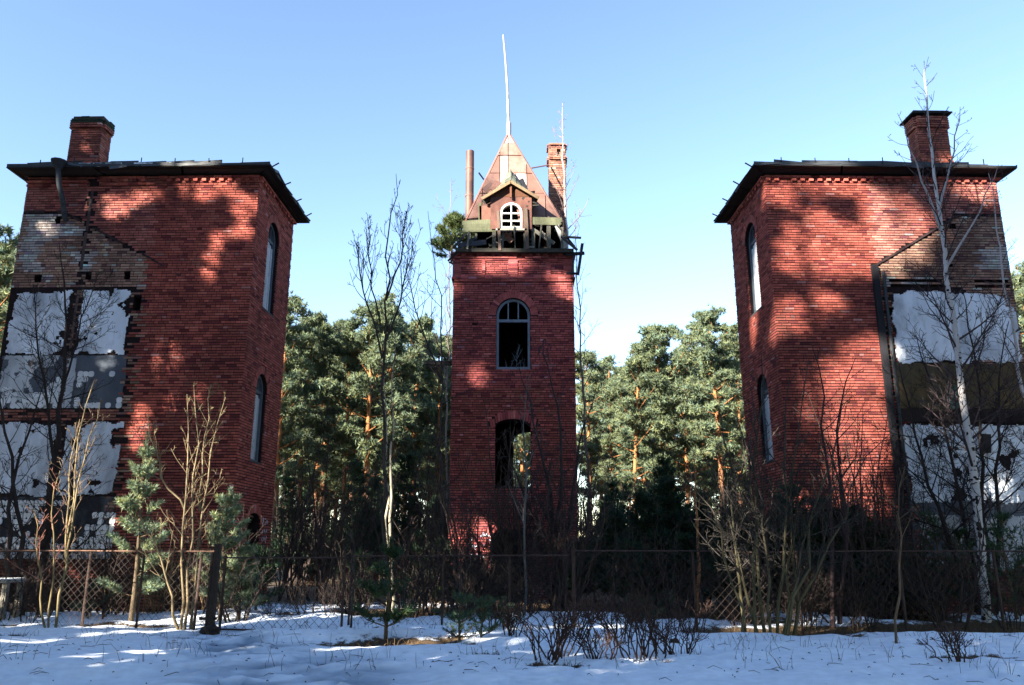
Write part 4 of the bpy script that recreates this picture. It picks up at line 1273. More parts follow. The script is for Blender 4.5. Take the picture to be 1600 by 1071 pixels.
def bare(mbt, mbb, path, r0, seed, nb=14, blen=1.4, up=50, start=.25, lv=3, colr=(.05, .04, .035), tip=None, sides=6, r1=.006, fine=1.0, top_k=.75, jit=.03, bcol=None, curl=.3, tmin=.0046):
    """a leafless tree: trunk along path, branches and twigs"""
    r = np.random.default_rng(seed)
    colr = np.asarray(colr, float); tip = colr if tip is None else np.asarray(tip, float); bcol = colr if bcol is None else np.asarray(bcol, float)
    P = np.asarray(path, float)
    d = np.concatenate([[0], np.cumsum(np.linalg.norm(np.diff(P, axis=0), axis=1))]); Lt = d[-1]
    m = max(8, int(Lt / .5)); s = np.linspace(0, Lt, m)
    Q = np.stack([np.interp(s, d, P[:, k]) for k in range(3)], 1)
    if m > 6:
        for _ in range(2): Q[1:-1] = (Q[:-2] + Q[1:-1] * 2 + Q[2:]) / 4
    Q[1:] += r.normal(size=(m - 1, 3)) * jit
    t = s / Lt
    rad = r0 * (1 - t) ** .85 + r1
    k = t[:, None]
    mbt.tube(Q, rad, sides, colr * (1 - k) + tip * k, cap=False)
    nrm = lambda v: v / (np.linalg.norm(v, axis=-1, keepdims=True) + 1e-9)
    f = start + (.98 - start) * ((np.arange(nb) + r.random(nb)) / nb)
    jj = np.minimum(m - 2, (f * (m - 1)).astype(int)); fr = (f * (m - 1) - jj)[:, None]
    p = Q[jj] + (Q[jj + 1] - Q[jj]) * fr
    ax = nrm(Q[jj + 1] - Q[np.maximum(0, jj - 1)])
    az = np.arange(nb) * 2.4 + r.normal(size=nb) * .5; el = np.radians(up + r.normal(size=nb) * 10)[:, None]
    sd = nrm(np.cross(ax, np.stack([np.cos(az), np.sin(az), np.full(nb, .1)], 1)))
    dirn = nrm(ax * np.sin(el) + sd * np.cos(el))
    rf = r0 * (1 - f) ** .85 + r1
    L = blen * (1 - top_k * (f - start) / (1 - start)) * r.uniform(.6, 1.15, nb)
    rd = np.minimum(rf * .55, .011 * L + .004)
    for lev in range(1, lv + 1):
        K = len(p)
        if K == 0: break
        n = 5 if lev == 1 else 4
        pts = [p]; dd = dirn
        for _ in range(n):
            dd = nrm(dd + np.array([0, 0, curl * (.35 if lev == 1 else .18)]) + r.normal(size=(K, 3)) * (.10 if lev == 1 else .17))
            pts.append(pts[-1] + dd * (L / n)[:, None])
        pts = np.stack(pts, 1)
        tt = np.linspace(0, 1, n + 1)[None]
        mbb.tubes(pts, np.maximum(rd[:, None] * (1 - .75 * tt), tmin), 4 if lev == 1 else 3, bcol * r.uniform(.8, 1.2, (K, 1)))
        if lev == lv: break
        cnt = np.maximum(2, (L * (4.6 if lev == 1 else 5.6) * fine).astype(int)); ix = np.repeat(np.arange(K), cnt); K2 = len(ix)
        f2 = r.uniform(.22, .97, K2); j2 = np.minimum(n - 1, (f2 * n).astype(int)); w = (f2 * n - j2)[:, None]
        q = pts[ix, j2] + (pts[ix, j2 + 1] - pts[ix, j2]) * w
        ax2 = nrm(pts[ix, j2 + 1] - pts[ix, j2]); sd2 = nrm(np.cross(ax2, r.normal(size=(K2, 3))))
        p, dirn = q, nrm(ax2 * .8 + sd2 * .75)
        L, rd = L[ix] * r.uniform(.25, .55, K2) * (1.1 - f2 * .55), rd[ix] * (.55 - .2 * f2)
    return Q, rad

def plant(name, loc, label, cat, parts, group=None):
    """parts: [(name, builder-in-world-coordinates, material)]"""
    root = empty(name, loc, label, cat, group)
    for nm, mb, mt in parts:
        if mb.n:
            o = mb.build(nm, M[mt], root, smooth=(mt in ('bark', 'birch')))
            if nm in ('branches', 'twigs', 'stems'): o['kind'] = 'stuff'
    return root

def copy_thing(src, loc, rz, sc, label=None, group=None):
    r_ = src.copy(); col.objects.link(r_)
    r_.location = Vector([float(k) for k in loc]); r_.rotation_euler = (0, 0, rz); r_.scale = (sc, sc, sc) if np.isscalar(sc) else sc
    if label: r_['label'] = label
    if group: r_['group'] = group
    for ch in src.children:
        c = ch.copy(); col.objects.link(c); c.parent = r_
    return r_

def local_thing(name, label, cat, parts, group=None):
    root = empty(name, (0, 0, 0), label, cat, group)
    for nm, mb, mt in parts:
        o = bpy.data.objects.new(nm, mb.mesh(nm, M[mt], smooth=(mt == 'bark'))); col.objects.link(o); o.parent = root
        if nm in ('twigs', 'stems'): o['kind'] = 'stuff'
    return root

# ------------------------------------------------------------------ pine forest behind the ruins
PV = []
specs = [(14.5, .34, 3.0), (15.5, .40, 2.9), (13.5, .30, 3.1), (16, .46, 2.7), (14, .36, 3.0), (15, .28, 3.3), (13, .42, 2.8)]
gF = 'tall pines of the forest behind the ruins'
for i, (H, cb, cr) in enumerate(specs):
    tk, cw = pine_tree(300 + i, H, cb, cr, ntuft=40, nl=36, tri=11, tl=.26, tw=.055, r0=.16)
    PV.append((H, local_thing('pine_tree', 'x', 'pine tree', [('trunk', tk, 'bark'), ('crown', cw, 'needles')], gF)))
used = set()
def put_pine(px, Y, top_py, v, label):
    p = at(px, top_py, Y); H, src = PV[v]
    g = gz(p[0], Y) - .05
    sc = (p[2] - g) / H
    rz = rng.uniform(0, 6.28)
    if v not in used:
        used.add(v); o = src
        o.location = Vector((float(p[0]), float(Y), g)); o.rotation_euler = (0, 0, rz); o.scale = (sc, sc, sc); o['label'] = label
        return o
    return copy_thing(src, (p[0], Y, g), rz, sc, label)
ORD = ['first', 'second', 'third', 'fourth', 'fifth', 'sixth', 'seventh', 'eighth', 'ninth', 'tenth', 'eleventh', 'twelfth', 'thirteenth', 'fourteenth', 'fifteenth', 'sixteenth', 'seventeenth', 'eighteenth', 'nineteenth', 'twentieth'] + ['%dst' % k if k % 10 == 1 else '%dnd' % k if k % 10 == 2 else '%drd' % k if k % 10 == 3 else '%dth' % k for k in range(21, 60)]
def rank(v, vs): return ORD[sorted(vs).index(v)]
LL = 'distant pine deep in the forest between the tile-walled tower and the spire tower'
LR = 'distant pine deep in the forest between the spire tower and the birch-fronted tower'
PLs = [(455, 40, 476), (487, 43, 500), (520, 50, 516), (548, 47, 530), (588, 42, 489), (622, 45, 482), (652, 52, 512), (690, 48, 540), (470, 60, 545), (505, 66, 560), (560, 62, 560), (640, 64, 560), (605, 70, 575), (675, 72, 580), (535, 78, 585)]
for i, (px, Y, ty) in enumerate(PLs):
    put_pine(px, Y, ty, i % 7, '%s tall pine from the left between the tile-walled tower and the spire tower' % rank(px, [q[0] for q in PLs]))
PRs = [(915, 50, 560), (948, 56, 572), (985, 44, 560), (1024, 46, 526), (1062, 52, 556), (1108, 42, 494), (1143, 48, 530), (1165, 56, 560), (932, 68, 590), (1000, 62, 585), (1045, 70, 580), (1090, 64, 560), (1130, 72, 575), (965, 76, 600), (1020, 80, 600), (1180, 60, 575)]
for i, (px, Y, ty) in enumerate(PRs):
    put_pine(px, Y, ty, (i + 3) % 7, '%s tall pine rightwards from the spire tower, before the birch-fronted tower' % rank(px, [q[0] for q in PRs]))
for i, (px, Y, ty) in enumerate([(2, 38, 384), (-30, 46, 400), (22, 58, 430)]): put_pine(px, Y, ty, (i + 2) % 7, '%s pine from the left past the outer edge of the tile-walled tower' % ORD[(1, 0, 2)[i]])
for i, (px, Y, ty) in enumerate([(1603, 42, 432), (1640, 40, 410), (1588, 60, 470)]): put_pine(px, Y, ty, (i + 5) % 7, '%s pine from the left past the outer edge of the birch-fronted tower' % ORD[(1, 2, 0)[i]])
for i, (px, Y, ty) in enumerate([(745, 60, 600), (790, 52, 610), (815, 44, 590), (850, 62, 600), (760, 80, 640), (835, 75, 640)]): put_pine(px, Y, ty, i % 7, '%s pine from the left hidden behind the spire tower or glimpsed through its window' % ORD[(0, 2, 3, 5, 1, 4)[i]])
fr = np.random.default_rng(4)
for i in range(44):     # deeper rows close the view between the trunks
    Y = fr.uniform(66, 120); px = fr.choice([fr.uniform(380, 720), fr.uniform(880, 1230)]); put_pine(px, Y, fr.uniform(600, 660), int(fr.integers(0, 7)), LL if px < 800 else LR)

# dark evergreen undergrowth and leafless thicket beneath them
UG = []
for i in range(4):
    tk, cw = young_pine(500 + i, 3.6 + .4 * i, 1.25, (.030, .062, .030), nl=.20, tw=.040, tri=9, step=.11, gap=.34)
    UG.append(local_thing('young_evergreen', 'dark young evergreen in the undergrowth below the tall pines', 'evergreen', [('trunk', tk, 'bark'), ('foliage', cw, 'needles')], 'young evergreens in the forest undergrowth'))
SH = []
for i in range(4):
    r = np.random.default_rng(520 + i); tb = MB(); bb = MB()
    for k in range(5):
        a = r.uniform(0, 6.28); l = r.uniform(2.2, 4.2); b = np.array([math.cos(a), math.sin(a), 0]) * .15
        e = b * (3 + r.random() * 5) + np.array([0, 0, l])
        bare(tb, bb, [b, (b + e) / 2 + r.normal(size=3) * .12, e], .022, 530 + i * 10 + k, nb=9, blen=1.2, up=42, start=.2, lv=3, colr=(.06, .045, .04), sides=5, r1=.004, fine=.75)
    SH.append(local_thing('bare_shrub', 'leafless shrub in the dark thicket at the forest edge', 'shrub', [('stems', tb, 'bark'), ('twigs', bb, 'bark')], 'leafless shrubs at the forest edge'))
def scatter(src, n, pxr, Yr, sc, seed, lab=None):
    r = np.random.default_rng(seed); made = {}
    for i in range(n):
        zone = i % len(pxr)
        px = r.uniform(*pxr[zone]); Y = r.uniform(*Yr); x = (px - 800) / FPX * (Y * math.cos(PITCH))
        if abs(x) < 2.6 and 23.4 < Y < 28.6: Y += 6
        if Yr[1] < 21 and abs(x) > 6.4 and Y > 19.9: Y = 19.6
        s_ = src[i % len(src)]; k = r.uniform(*sc); rz = r.uniform(0, 6.28)
        if i < len(src): s_.location = Vector((x, Y, gz(x, Y) - .03)); s_.scale = (k, k, k); s_.rotation_euler = (0, 0, rz); o = s_
        else: o = copy_thing(s_, (x, Y, gz(x, Y) - .03), rz, k)
        made.setdefault(lab[zone] if lab else None, []).append((x / Y, o))
    for ph, lst in made.items():
        if ph is None: continue
        lst.sort(key=lambda q: q[0])
        for k, (_, o) in enumerate(lst): o['label'] = ph % ORD[k] if '%s' in ph else ph
scatter(UG, 110, [(420, 720), (1030, 1200), (890, 1190), (440, 710)], (28, 75), (.45, 1.1), 61, ['dark young evergreen below the tall pines in the gap beside the tile-walled tower', 'dark young evergreen below the tall pines in the gap beside the birch-fronted tower', 'dark young evergreen below the tall pines in the gap beside the birch-fronted tower', 'dark young evergreen below the tall pines in the gap beside the tile-walled tower'])
scatter(SH, 80, [(430, 720), (880, 1180)], (22.5, 46), (.8, 1.5), 62, ['leafless shrub in the dark thicket between the tile-walled tower and the spire tower', 'leafless shrub in the dark thicket between the spire tower and the birch-fronted tower'])
FB = []
for i in range(4):
    r = np.random.default_rng(620 + i); tb = MB(); bb = MB()
    for k in range(8):
        a = r.uniform(0, 6.28); l = r.uniform(.9, 2.3); b = np.array([math.cos(a), math.sin(a), 0]) * .2
        e = b * (2 + r.random() * 3) + np.array([0, 0, l])
        bare(tb, bb, [b, (b + e) / 2 + r.normal(size=3) * .12, e], .014, 630 + i * 10 + k, nb=8, blen=.9, up=38, start=.12, lv=3, colr=(.045, .034, .03), sides=5, r1=.004, fine=1.1)
    FB.append(local_thing('bare_shrub', 'tangled leafless brush at the feet of the towers behind the fence', 'shrub', [('stems', tb, 'bark'), ('twigs', bb, 'bark')], 'leafless brush at the feet of the towers'))
scatter(FB, 64, [(150, 440), (1200, 1440), (690, 920), (440, 700), (900, 1200), (0, 180), (1420, 1600)], (16.6, 20.0), (.4, 1.25), 63, ['%s clump from the left of leafless brush before the ' + q for q in ('tile-walled tower', 'birch-fronted tower', 'spire tower', 'gap behind the gate', 'dark evergreens', 'tiled wall', 'birch')])
FB2 = [copy_thing(s_, (0, 0, 0), 0, 1) for s_ in SH]
for o in FB2: o['group'] = 'tall leafless thicket round the spire tower'
scatter(FB2, 22, [(690, 910), (1180, 1400)], (18.4, 20.0), (.75, 1.25), 64, ['%s from the left of the tall leafless shrubs before the spire tower', '%s from the left of the tall leafless shrubs before the birch-fronted tower'])

# ------------------------------------------------------------------ single trees and shrubs in front
def tree_from_px(name, label, cat, stems, seed, mat='bark', group=None, **kw):
    """stems: list of pixel paths [(px,py,Y), ...] with the first on the ground"""
    tb = MB(); bb = MB(); loc = None
    for k, st in enumerate(stems):
        st, opt = (st if isinstance(st, tuple) and isinstance(st[1], dict) else (st, {}))
        P = []
        for q, (px, py, Y) in enumerate(st): P.append(at(px, py, Y))
        P = np.array(P)
        if loc is None:
            loc = P[0].copy(); loc[2] = gz(loc[0], loc[1])
        if opt.get('root', True): P[0][2] = gz(P[0][0], P[0][1]) - .06
        kk = dict(kw); kk.update({a: b for a, b in opt.items() if a != 'root'})
        bare(tb, bb, P, kk.pop('r0', .03), seed + k, **kk)
    bb_mat = 'bark'
    return plant(name, loc, label, cat, [('trunk', tb, mat), ('branches', bb, bb_mat)], group)

OLIVE = (.16, .125, .065); PALE = (.22, .175, .105); DK = (.035, .028, .026); GREYB = (.085, .075, .072)
# lit saplings by the fence
tree_from_px('sapling', 'sunlit forked sapling with yellowish bark before the tiled wall', 'tree',
    [[(86, 992, 15.2), (100, 880, 15.3), (115, 740, 15.4), (132, 640, 15.5), (148, 590, 15.5)],
     ([(105, 860, 15.3), (120, 760, 15.2), (138, 690, 15.1), (158, 620, 15.1)], dict(root=False, r0=.014)),
     ([(103, 880, 15.3), (108, 760, 15.5), (118, 690, 15.5), (124, 655, 15.6)], dict(root=False, r0=.014))], 1000, r0=.020, nb=14, blen=.75, up=48, start=.3, lv=3, colr=OLIVE, tip=PALE, bcol=(.18, .13, .09), fine=1.0)
tree_from_px('sapling', 'thin low sapling with reddish twigs beside the forked sapling', 'tree',
    [[(70, 997, 15.0), (62, 900, 15.0), (60, 850, 15.0), (48, 800, 15.1)], [(74, 997, 15.0), (82, 880, 15.0), (86, 780, 15.0), (92, 735, 15.1)]], 1010, r0=.014, nb=10, blen=.7, up=35, start=.35, lv=2, colr=OLIVE, bcol=(.24, .11, .08))
tree_from_px('sapling', 'sunlit many-stemmed sapling by the gate post', 'tree',
    [[(288, 985, 15.7), (296, 860, 15.7), (303, 740, 15.7), (308, 660, 15.7), (310, 600, 15.7)],
     [(282, 985, 15.7), (284, 880, 15.6), (292, 780, 15.6), (300, 690, 15.6), (296, 620, 15.6)],
     [(298, 983, 15.8), (310, 870, 15.8), (318, 760, 15.8), (335, 700, 15.9), (352, 620, 15.9)],
     ([(290, 800, 15.7), (262, 760, 15.6), (240, 710, 15.5), (232, 660, 15.5)], dict(root=False, r0=.016)),
     ([(312, 800, 15.8), (318, 700, 15.9), (326, 620, 16.0), (330, 600, 16.0)], dict(root=False, r0=.016)),
     [(280, 985, 15.7), (265, 900, 15.5), (240, 850, 15.4), (215, 800, 15.4)]], 1020, r0=.023, nb=13, blen=.85, up=48, start=.35, lv=3, colr=(.17, .13, .075), tip=PALE, bcol=(.19, .145, .085), fine=.9)
# dark trees before the plaster of the left tower
tree_from_px('bare_tree', 'dark bare tree crossing the white plaster of the tile-walled tower', 'tree',
    [[(62, 960, 18.2), (76, 800, 18.3), (92, 640, 18.4), (108, 520, 18.5), (98, 440, 18.6), (92, 380, 18.7)],
     ([(84, 720, 18.3), (70, 600, 18.2), (55, 510, 18.1), (52, 440, 18.1)], dict(root=False, r0=.03)),
     ([(100, 600, 18.4), (120, 520, 18.6), (140, 470, 18.7), (150, 430, 18.8)], dict(root=False, r0=.02))], 1030, r0=.07, nb=24, blen=1.7, up=38, start=.2, lv=3, colr=DK, fine=1.4)
tree_from_px('bare_tree', 'dark bare tree at the outer edge of the tile-walled tower', 'tree',
    [[(20, 970, 17.6), (10, 850, 17.6), (20, 740, 17.7), (44, 660, 17.8), (75, 600, 17.9)], [(35, 965, 17.8), (30, 800, 17.8), (8, 680, 17.7), (-10, 560, 17.7)], [(95, 965, 18.6), (110, 800, 18.6), (118, 690, 18.7), (135, 590, 18.7)]], 1040, r0=.055, nb=18, blen=1.5, up=38, start=.2, lv=3, colr=DK, fine=1.3)
# tall slim trees between the towers
tree_from_px('bare_tree', 'tall slim bare tree with fanning upright twigs left of the spire tower', 'tree',
    [[(604, 985, 16.6), (602, 860, 16.8), (600, 700, 17.0), (598, 560, 17.2), (604, 460, 17.3), (606, 380, 17.3), (621, 272, 17.4)],
     ([(597, 560, 17.2), (585, 500, 17.2), (565, 450, 17.1), (555, 375, 17.1)], dict(root=False, r0=.022)),
     ([(600, 540, 17.2), (625, 480, 17.2), (640, 420, 17.2), (648, 380, 17.2)], dict(root=False, r0=.022)),
     ([(597, 520, 17.2), (580, 440, 17.3), (575, 380, 17.3), (580, 350, 17.3)], dict(root=False, r0=.018)),
     ([(603, 470, 17.3), (625, 420, 17.3), (633, 350, 17.3), (635, 330, 17.3)], dict(root=False, r0=.018))], 1050, r0=.046, nb=16, blen=1.15, up=62, start=.42, lv=3, colr=(.05, .042, .036), fine=.55, curl=.8, tmin=.005)
tree_from_px('bare_tree', 'pale barked slender trunk just behind the fanning bare tree', 'tree',
    [[(613, 965, 18.6), (614, 850, 18.6), (612, 700, 18.6), (616, 600, 18.6), (618, 520, 18.6)], [(604, 960, 18.9), (605, 800, 18.9), (604, 640, 18.9), (600, 560, 18.9)]], 1060, mat='birch', r0=.040, nb=12, blen=1.2, up=50, start=.4, colr=(.42, .38, .26), tip=(.30, .25, .18), bcol=DK, fine=.6)
tree_from_px('bare_tree', 'thin bare tree close to the shaded edge of the spire tower', 'tree',
    [[(694, 950, 21.5), (691, 800, 21.5), (690, 600, 21.5), (688, 470, 21.6), (672, 380, 21.6), (668, 330, 21.6)],
     ([(690, 600, 21.5), (660, 520, 21.4), (640, 450, 21.4), (628, 400, 21.4)], dict(root=False, r0=.025))], 1070, r0=.036, nb=22, blen=1.9, up=42, start=.2, lv=3, colr=(.045, .038, .036), fine=.6)
tree_from_px('bare_tree', 'wispy pale birch rising behind the flue of the spire tower', 'tree',
    [[(700, 930, 30), (698, 700, 30), (702, 500, 30), (704, 380, 30), (703, 285, 30)]], 1080, mat='birch', r0=.045, nb=26, blen=2.4, up=50, start=.45, lv=3, colr=(.22, .19, .17), tip=(.26, .19, .17), bcol=(.20, .14, .13), fine=.7)
tree_from_px('birch_tree', 'thin white birch rooted on the tower top beside the brick chimney', 'tree',
    [([(890, 412, 25.4), (885, 360, 25.4), (882, 300, 25.4), (880, 230, 25.4), (878, 162, 25.4)], dict(root=False))], 1090, mat='birch', r0=.034, nb=26, blen=1.5, up=42, start=.12, lv=3, colr=(.58, .55, .52), tip=(.5, .44, .40), bcol=(.25, .17, .16), fine=.6, r1=.008)
tree_from_px('bare_tree', 'wispy bare tree rising behind the right shoulder of the spire tower', 'tree',
    [[(925, 930, 29.4), (915, 700, 29.4), (905, 500, 29.4), (900, 400, 29.4), (898, 330, 29.4)]], 1095, r0=.06, nb=24, blen=1.9, up=48, start=.45, lv=3, colr=(.16, .13, .12), bcol=(.16, .12, .12), fine=.6)
# thicket at the foot of the spire tower
tree_from_px('bare_tree', 'dark many-branched bare tree before the right foot of the spire tower', 'tree',
    [[(872, 945, 19.6), (868, 840, 19.6), (880, 720, 19.6), (870, 620, 19.6), (846, 540, 19.6)], [(865, 945, 19.6), (845, 840, 19.4), (815, 760, 19.3), (790, 690, 19.3)], [(878, 945, 19.8), (890, 800, 19.9), (905, 690, 20.0), (930, 600, 20.0)], [(868, 945, 19.5), (840, 880, 19.2), (800, 840, 19.0), (775, 845, 18.9)], [(870, 940, 19.6), (858, 760, 19.7), (832, 640, 19.8), (810, 560, 19.8)]],
    1100, r0=.06, nb=18, blen=1.5, up=40, start=.15, lv=3, colr=(.04, .036, .036), bcol=(.05, .045, .05), fine=1.5)
tree_from_px('sapling', 'thin grey sapling standing before the doorway of the spire tower', 'tree', [[(819, 968, 17.5), (820, 800, 17.5), (822, 640, 17.6), (818, 580, 17.6)]], 1110, r0=.028, nb=14, blen=1.0, up=45, start=.3, lv=3, colr=(.11, .11, .11), fine=.7)
# shrub with olive stems on the right
st = []
rs = np.random.default_rng(3)
for (bx, tx, ty, w) in ((1165, 1128, 640, .026), (1180, 1178, 600, .024), (1195, 1190, 560, .026), (1205, 1170, 700, .022), (1215, 1235, 590, .025), (1222, 1262, 560, .022), (1230, 1320, 610, .022), (1235, 1250, 720, .024), (1186, 1090, 700, .024), (1160, 1060, 730, .022), (1240, 1390, 680, .022), (1226, 1345, 720, .02)):
    Yb = 14.4 + rs.normal() * .25
    st.append(([(bx, 995 + rs.normal() * 6, Yb), (bx + (tx - bx) * .25 + rs.normal() * 6, 880, Yb), (bx + (tx - bx) * .55 + rs.normal() * 8, 760, Yb + .1), (tx, ty, Yb + rs.normal() * .3)], dict(r0=w)))
tree_from_px('alder_shrub', 'large spreading shrub with olive stems in a melted ring of snow', 'shrub', st, 1120, nb=13, blen=1.35, up=40, start=.22, lv=3, colr=(.11, .095, .05), tip=(.045, .042, .04), bcol=(.045, .04, .035), fine=1.3, jit=.05)
tree_from_px('bare_tree', 'dark bare tree reaching up before the sunlit brick of the right tower', 'tree',
    [[(1300, 965, 17.0), (1298, 820, 17.0), (1290, 700, 17.0), (1282, 600, 17.0), (1274, 540, 17.0)], [(1310, 965, 17.2), (1325, 800, 17.2), (1300, 660, 17.2), (1335, 560, 17.2)]], 1140, r0=.045, nb=14, blen=1.3, up=42, start=.3, lv=3, colr=(.045, .03, .03), fine=.6)
# birch with white bark
bt = MB(); bb = MB()
Pb = np.array([at(1540, 965, 17.6), at(1528, 800, 17.6), at(1515, 690, 17.6), at(1500, 580, 17.7), at(1488, 490, 17.8), at(1474, 390, 17.9), at(1463, 300, 18.0), at(1452, 220, 18.0), at(1442, 96, 18.0)]); Pb[0][2] = gz(Pb[0][0], 17.6) - .06
Qb, rb = bare(bt, bb, Pb, .088, 1150, nb=52, blen=2.3, up=46, start=.22, lv=3, colr=(.40, .385, .38), tip=(.60, .56, .52), sides=10, r1=.010, fine=1.0, bcol=(.055, .04, .042), jit=.015, tmin=.005)
for (a, b_) in (((1470, 360, 17.9), (1402, 180, 17.6)), ((1466, 330, 17.9), (1500, 170, 18.3)), ((1478, 420, 17.9), (1560, 260, 18.2))):
    A = at(*a); B_ = at(*b_); bare(bt, bb, [A, (A + B_) / 2 + (0, 0, -.15), B_], .028, 1160, nb=14, blen=.9, up=40, start=.3, lv=3, colr=(.45, .42, .40), tip=(.3, .22, .2), bcol=(.11, .075, .07), r1=.005, fine=.7)
mk = MB(); rr = np.random.default_rng(17)
for i in range(260):     # black lenticel scars, raised on the bark
    f = rr.uniform(0, .72) ** 1.2; j = f * (len(Qb) - 1); k = int(j); c = Qb[k] + (Qb[k + 1] - Qb[k]) * (j - k); ra = rb[k] * 1.02 + .001
    th0 = rr.uniform(0, 6.28); w = rr.uniform(.3, 1.1); h = rr.uniform(.006, .03) * (2.2 if f < .2 else 1)
    V = []
    for q in range(4):
        a = th0 + w * q / 3
        for dz, ex in ((-h, 0), (h, 0)): V.append(c + np.array([math.cos(a) * (ra + .003), math.sin(a) * (ra + .003), dz * (.4 if q in (0, 3) else 1)]))
    mk.add(V, quads=[(0, 2, 3, 1), (2, 4, 5, 3), (4, 6, 7, 5)], c=(.02, .018, .018))
birch = plant('birch_tree', (Pb[0][0], 17.6, gz(Pb[0][0], 17.6)), 'tall white barked birch before the tower with green painted band', 'tree', [('trunk', bt, 'birch'), ('branches', bb, 'bark')])
o = mk.build('bark_scars', M['bark'], birch); o['kind'] = 'stuff'
tree_from_px('birch_tree', 'thin leaning birch near the outer corner of the right tower', 'tree', [[(1660, 970, 18.8), (1620, 720, 18.8), (1592, 560, 18.9), (1566, 430, 19.0), (1553, 330, 19.0), (1548, 270, 19.0)]], 1170, mat='birch', r0=.06, nb=26, blen=1.6, up=46, start=.25, lv=3, colr=(.50, .48, .47), tip=(.42, .38, .36), bcol=(.09, .065, .062), fine=.8)
tree_from_px('bare_tree', 'dark bare trees tangle standing just behind the tall birch trunk', 'tree',
    [[(1545, 960, 18.8), (1540, 800, 18.8), (1530, 640, 18.8), (1522, 520, 18.8), (1500, 440, 18.8)], [(1555, 960, 18.9), (1560, 780, 18.9), (1558, 640, 18.9), (1575, 500, 18.9)], [(1530, 960, 18.6), (1500, 780, 18.5), (1470, 640, 18.4), (1430, 520, 18.4)], [(1520, 965, 18.5), (1470, 800, 18.4), (1430, 680, 18.3), (1405, 560, 18.3)]],
    1180, r0=.05, nb=22, blen=1.9, up=38, start=.2, lv=3, colr=(.03, .025, .025), fine=2.0)
tree_from_px('sapling', 'straight bare pole sapling before the corner timber of the right tower', 'tree', [[(1401, 1013, 13.2), (1403, 900, 13.3), (1404, 800, 13.3), (1408, 725, 13.3)]], 1190, r0=.016, nb=6, blen=.6, up=40, start=.5, lv=2, colr=(.13, .09, .06))
tree_from_px('sapling', 'slim rust-barked pine pole in front of the dark evergreens', 'tree', [[(1091, 968, 17.5), (1090, 880, 17.5), (1086, 800, 17.6), (1084, 700, 17.6)]], 1195, r0=.045, nb=8, blen=.8, up=30, start=.6, lv=2, colr=(.18, .085, .045), tip=(.34, .16, .07))
SPs = [(545, 1005, 552, 840), (720, 985, 716, 850), (1120, 965, 1125, 800), (955, 960, 962, 800), (1450, 965, 1440, 850), (500, 945, 505, 800), (655, 960, 668, 800), (735, 950, 728, 790), (905, 955, 915, 720), (1360, 960, 1372, 800)]
for k, (px, py, tx, ty) in enumerate(SPs):
    Yk = on_ground(px, py)[1]
    tree_from_px('sapling', '%s from the left of the thin leafless saplings along the wire fence' % rank(px, [q[0] for q in SPs]), 'tree', [[(px, py, Yk), ((px + tx) / 2 + 3, (py + ty) / 2, Yk), (tx, ty, Yk)]], 1200 + k, r0=.017, nb=9, blen=.8, up=42, start=.25, lv=3, colr=(.06, .05, .045), group='thin saplings along the fence', fine=.6)

# ------------------------------------------------------------------ young pines
def yp(px, py, top, spread, seed, base, label, group=None, Yoff=0, **kw):
    g = on_ground(px, py); Y = (kw.pop('Y', None) or g[1] + Yoff)
    if abs(at(px, py, Y)[0]) > 6.2: Y = min(Y, 19.2)
    x = at(px, py, Y)[0]; z0 = gz(x, Y); H = at(px, top, Y)[2] - z0
    tk, cw = young_pine(seed, H, spread, base, **kw)
    for mb_ in (tk, cw): mb_.v = [v + np.array([x, Y, z0 - .03], np.float32) for v in mb_.v]
    return plant('young_pine', (x, Y, z0), label, 'pine tree', [('trunk', tk, 'bark'), ('foliage', cw, 'needles')], group)
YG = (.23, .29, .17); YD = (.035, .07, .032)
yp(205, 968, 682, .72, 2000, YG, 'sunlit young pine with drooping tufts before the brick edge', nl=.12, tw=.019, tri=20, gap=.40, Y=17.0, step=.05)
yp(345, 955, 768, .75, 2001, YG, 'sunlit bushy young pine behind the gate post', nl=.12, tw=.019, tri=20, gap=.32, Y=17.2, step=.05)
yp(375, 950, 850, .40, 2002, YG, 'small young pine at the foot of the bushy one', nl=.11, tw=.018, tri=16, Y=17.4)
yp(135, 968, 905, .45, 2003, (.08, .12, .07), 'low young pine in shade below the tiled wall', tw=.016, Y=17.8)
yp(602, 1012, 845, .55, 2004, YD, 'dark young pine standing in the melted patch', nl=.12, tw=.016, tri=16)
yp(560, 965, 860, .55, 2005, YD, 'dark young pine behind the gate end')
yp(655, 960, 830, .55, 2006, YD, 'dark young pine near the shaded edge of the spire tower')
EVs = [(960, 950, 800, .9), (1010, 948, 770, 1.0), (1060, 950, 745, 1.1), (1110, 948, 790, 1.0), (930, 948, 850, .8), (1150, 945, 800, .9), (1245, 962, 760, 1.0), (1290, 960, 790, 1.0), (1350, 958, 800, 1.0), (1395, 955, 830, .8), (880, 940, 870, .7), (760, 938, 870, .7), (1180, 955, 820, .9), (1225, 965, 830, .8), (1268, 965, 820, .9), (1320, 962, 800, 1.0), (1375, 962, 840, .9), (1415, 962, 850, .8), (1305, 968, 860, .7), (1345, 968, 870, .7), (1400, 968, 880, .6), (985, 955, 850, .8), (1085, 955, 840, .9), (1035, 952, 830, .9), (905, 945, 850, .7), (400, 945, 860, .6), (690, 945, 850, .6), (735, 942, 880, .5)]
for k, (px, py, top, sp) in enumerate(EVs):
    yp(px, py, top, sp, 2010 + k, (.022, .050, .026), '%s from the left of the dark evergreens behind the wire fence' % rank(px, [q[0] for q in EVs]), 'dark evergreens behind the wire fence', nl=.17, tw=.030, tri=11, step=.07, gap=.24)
FBs = [(1475, 968, 800, .8), (1520, 970, 830, .8), (1440, 965, 850, .7), (1590, 975, 810, .9)]
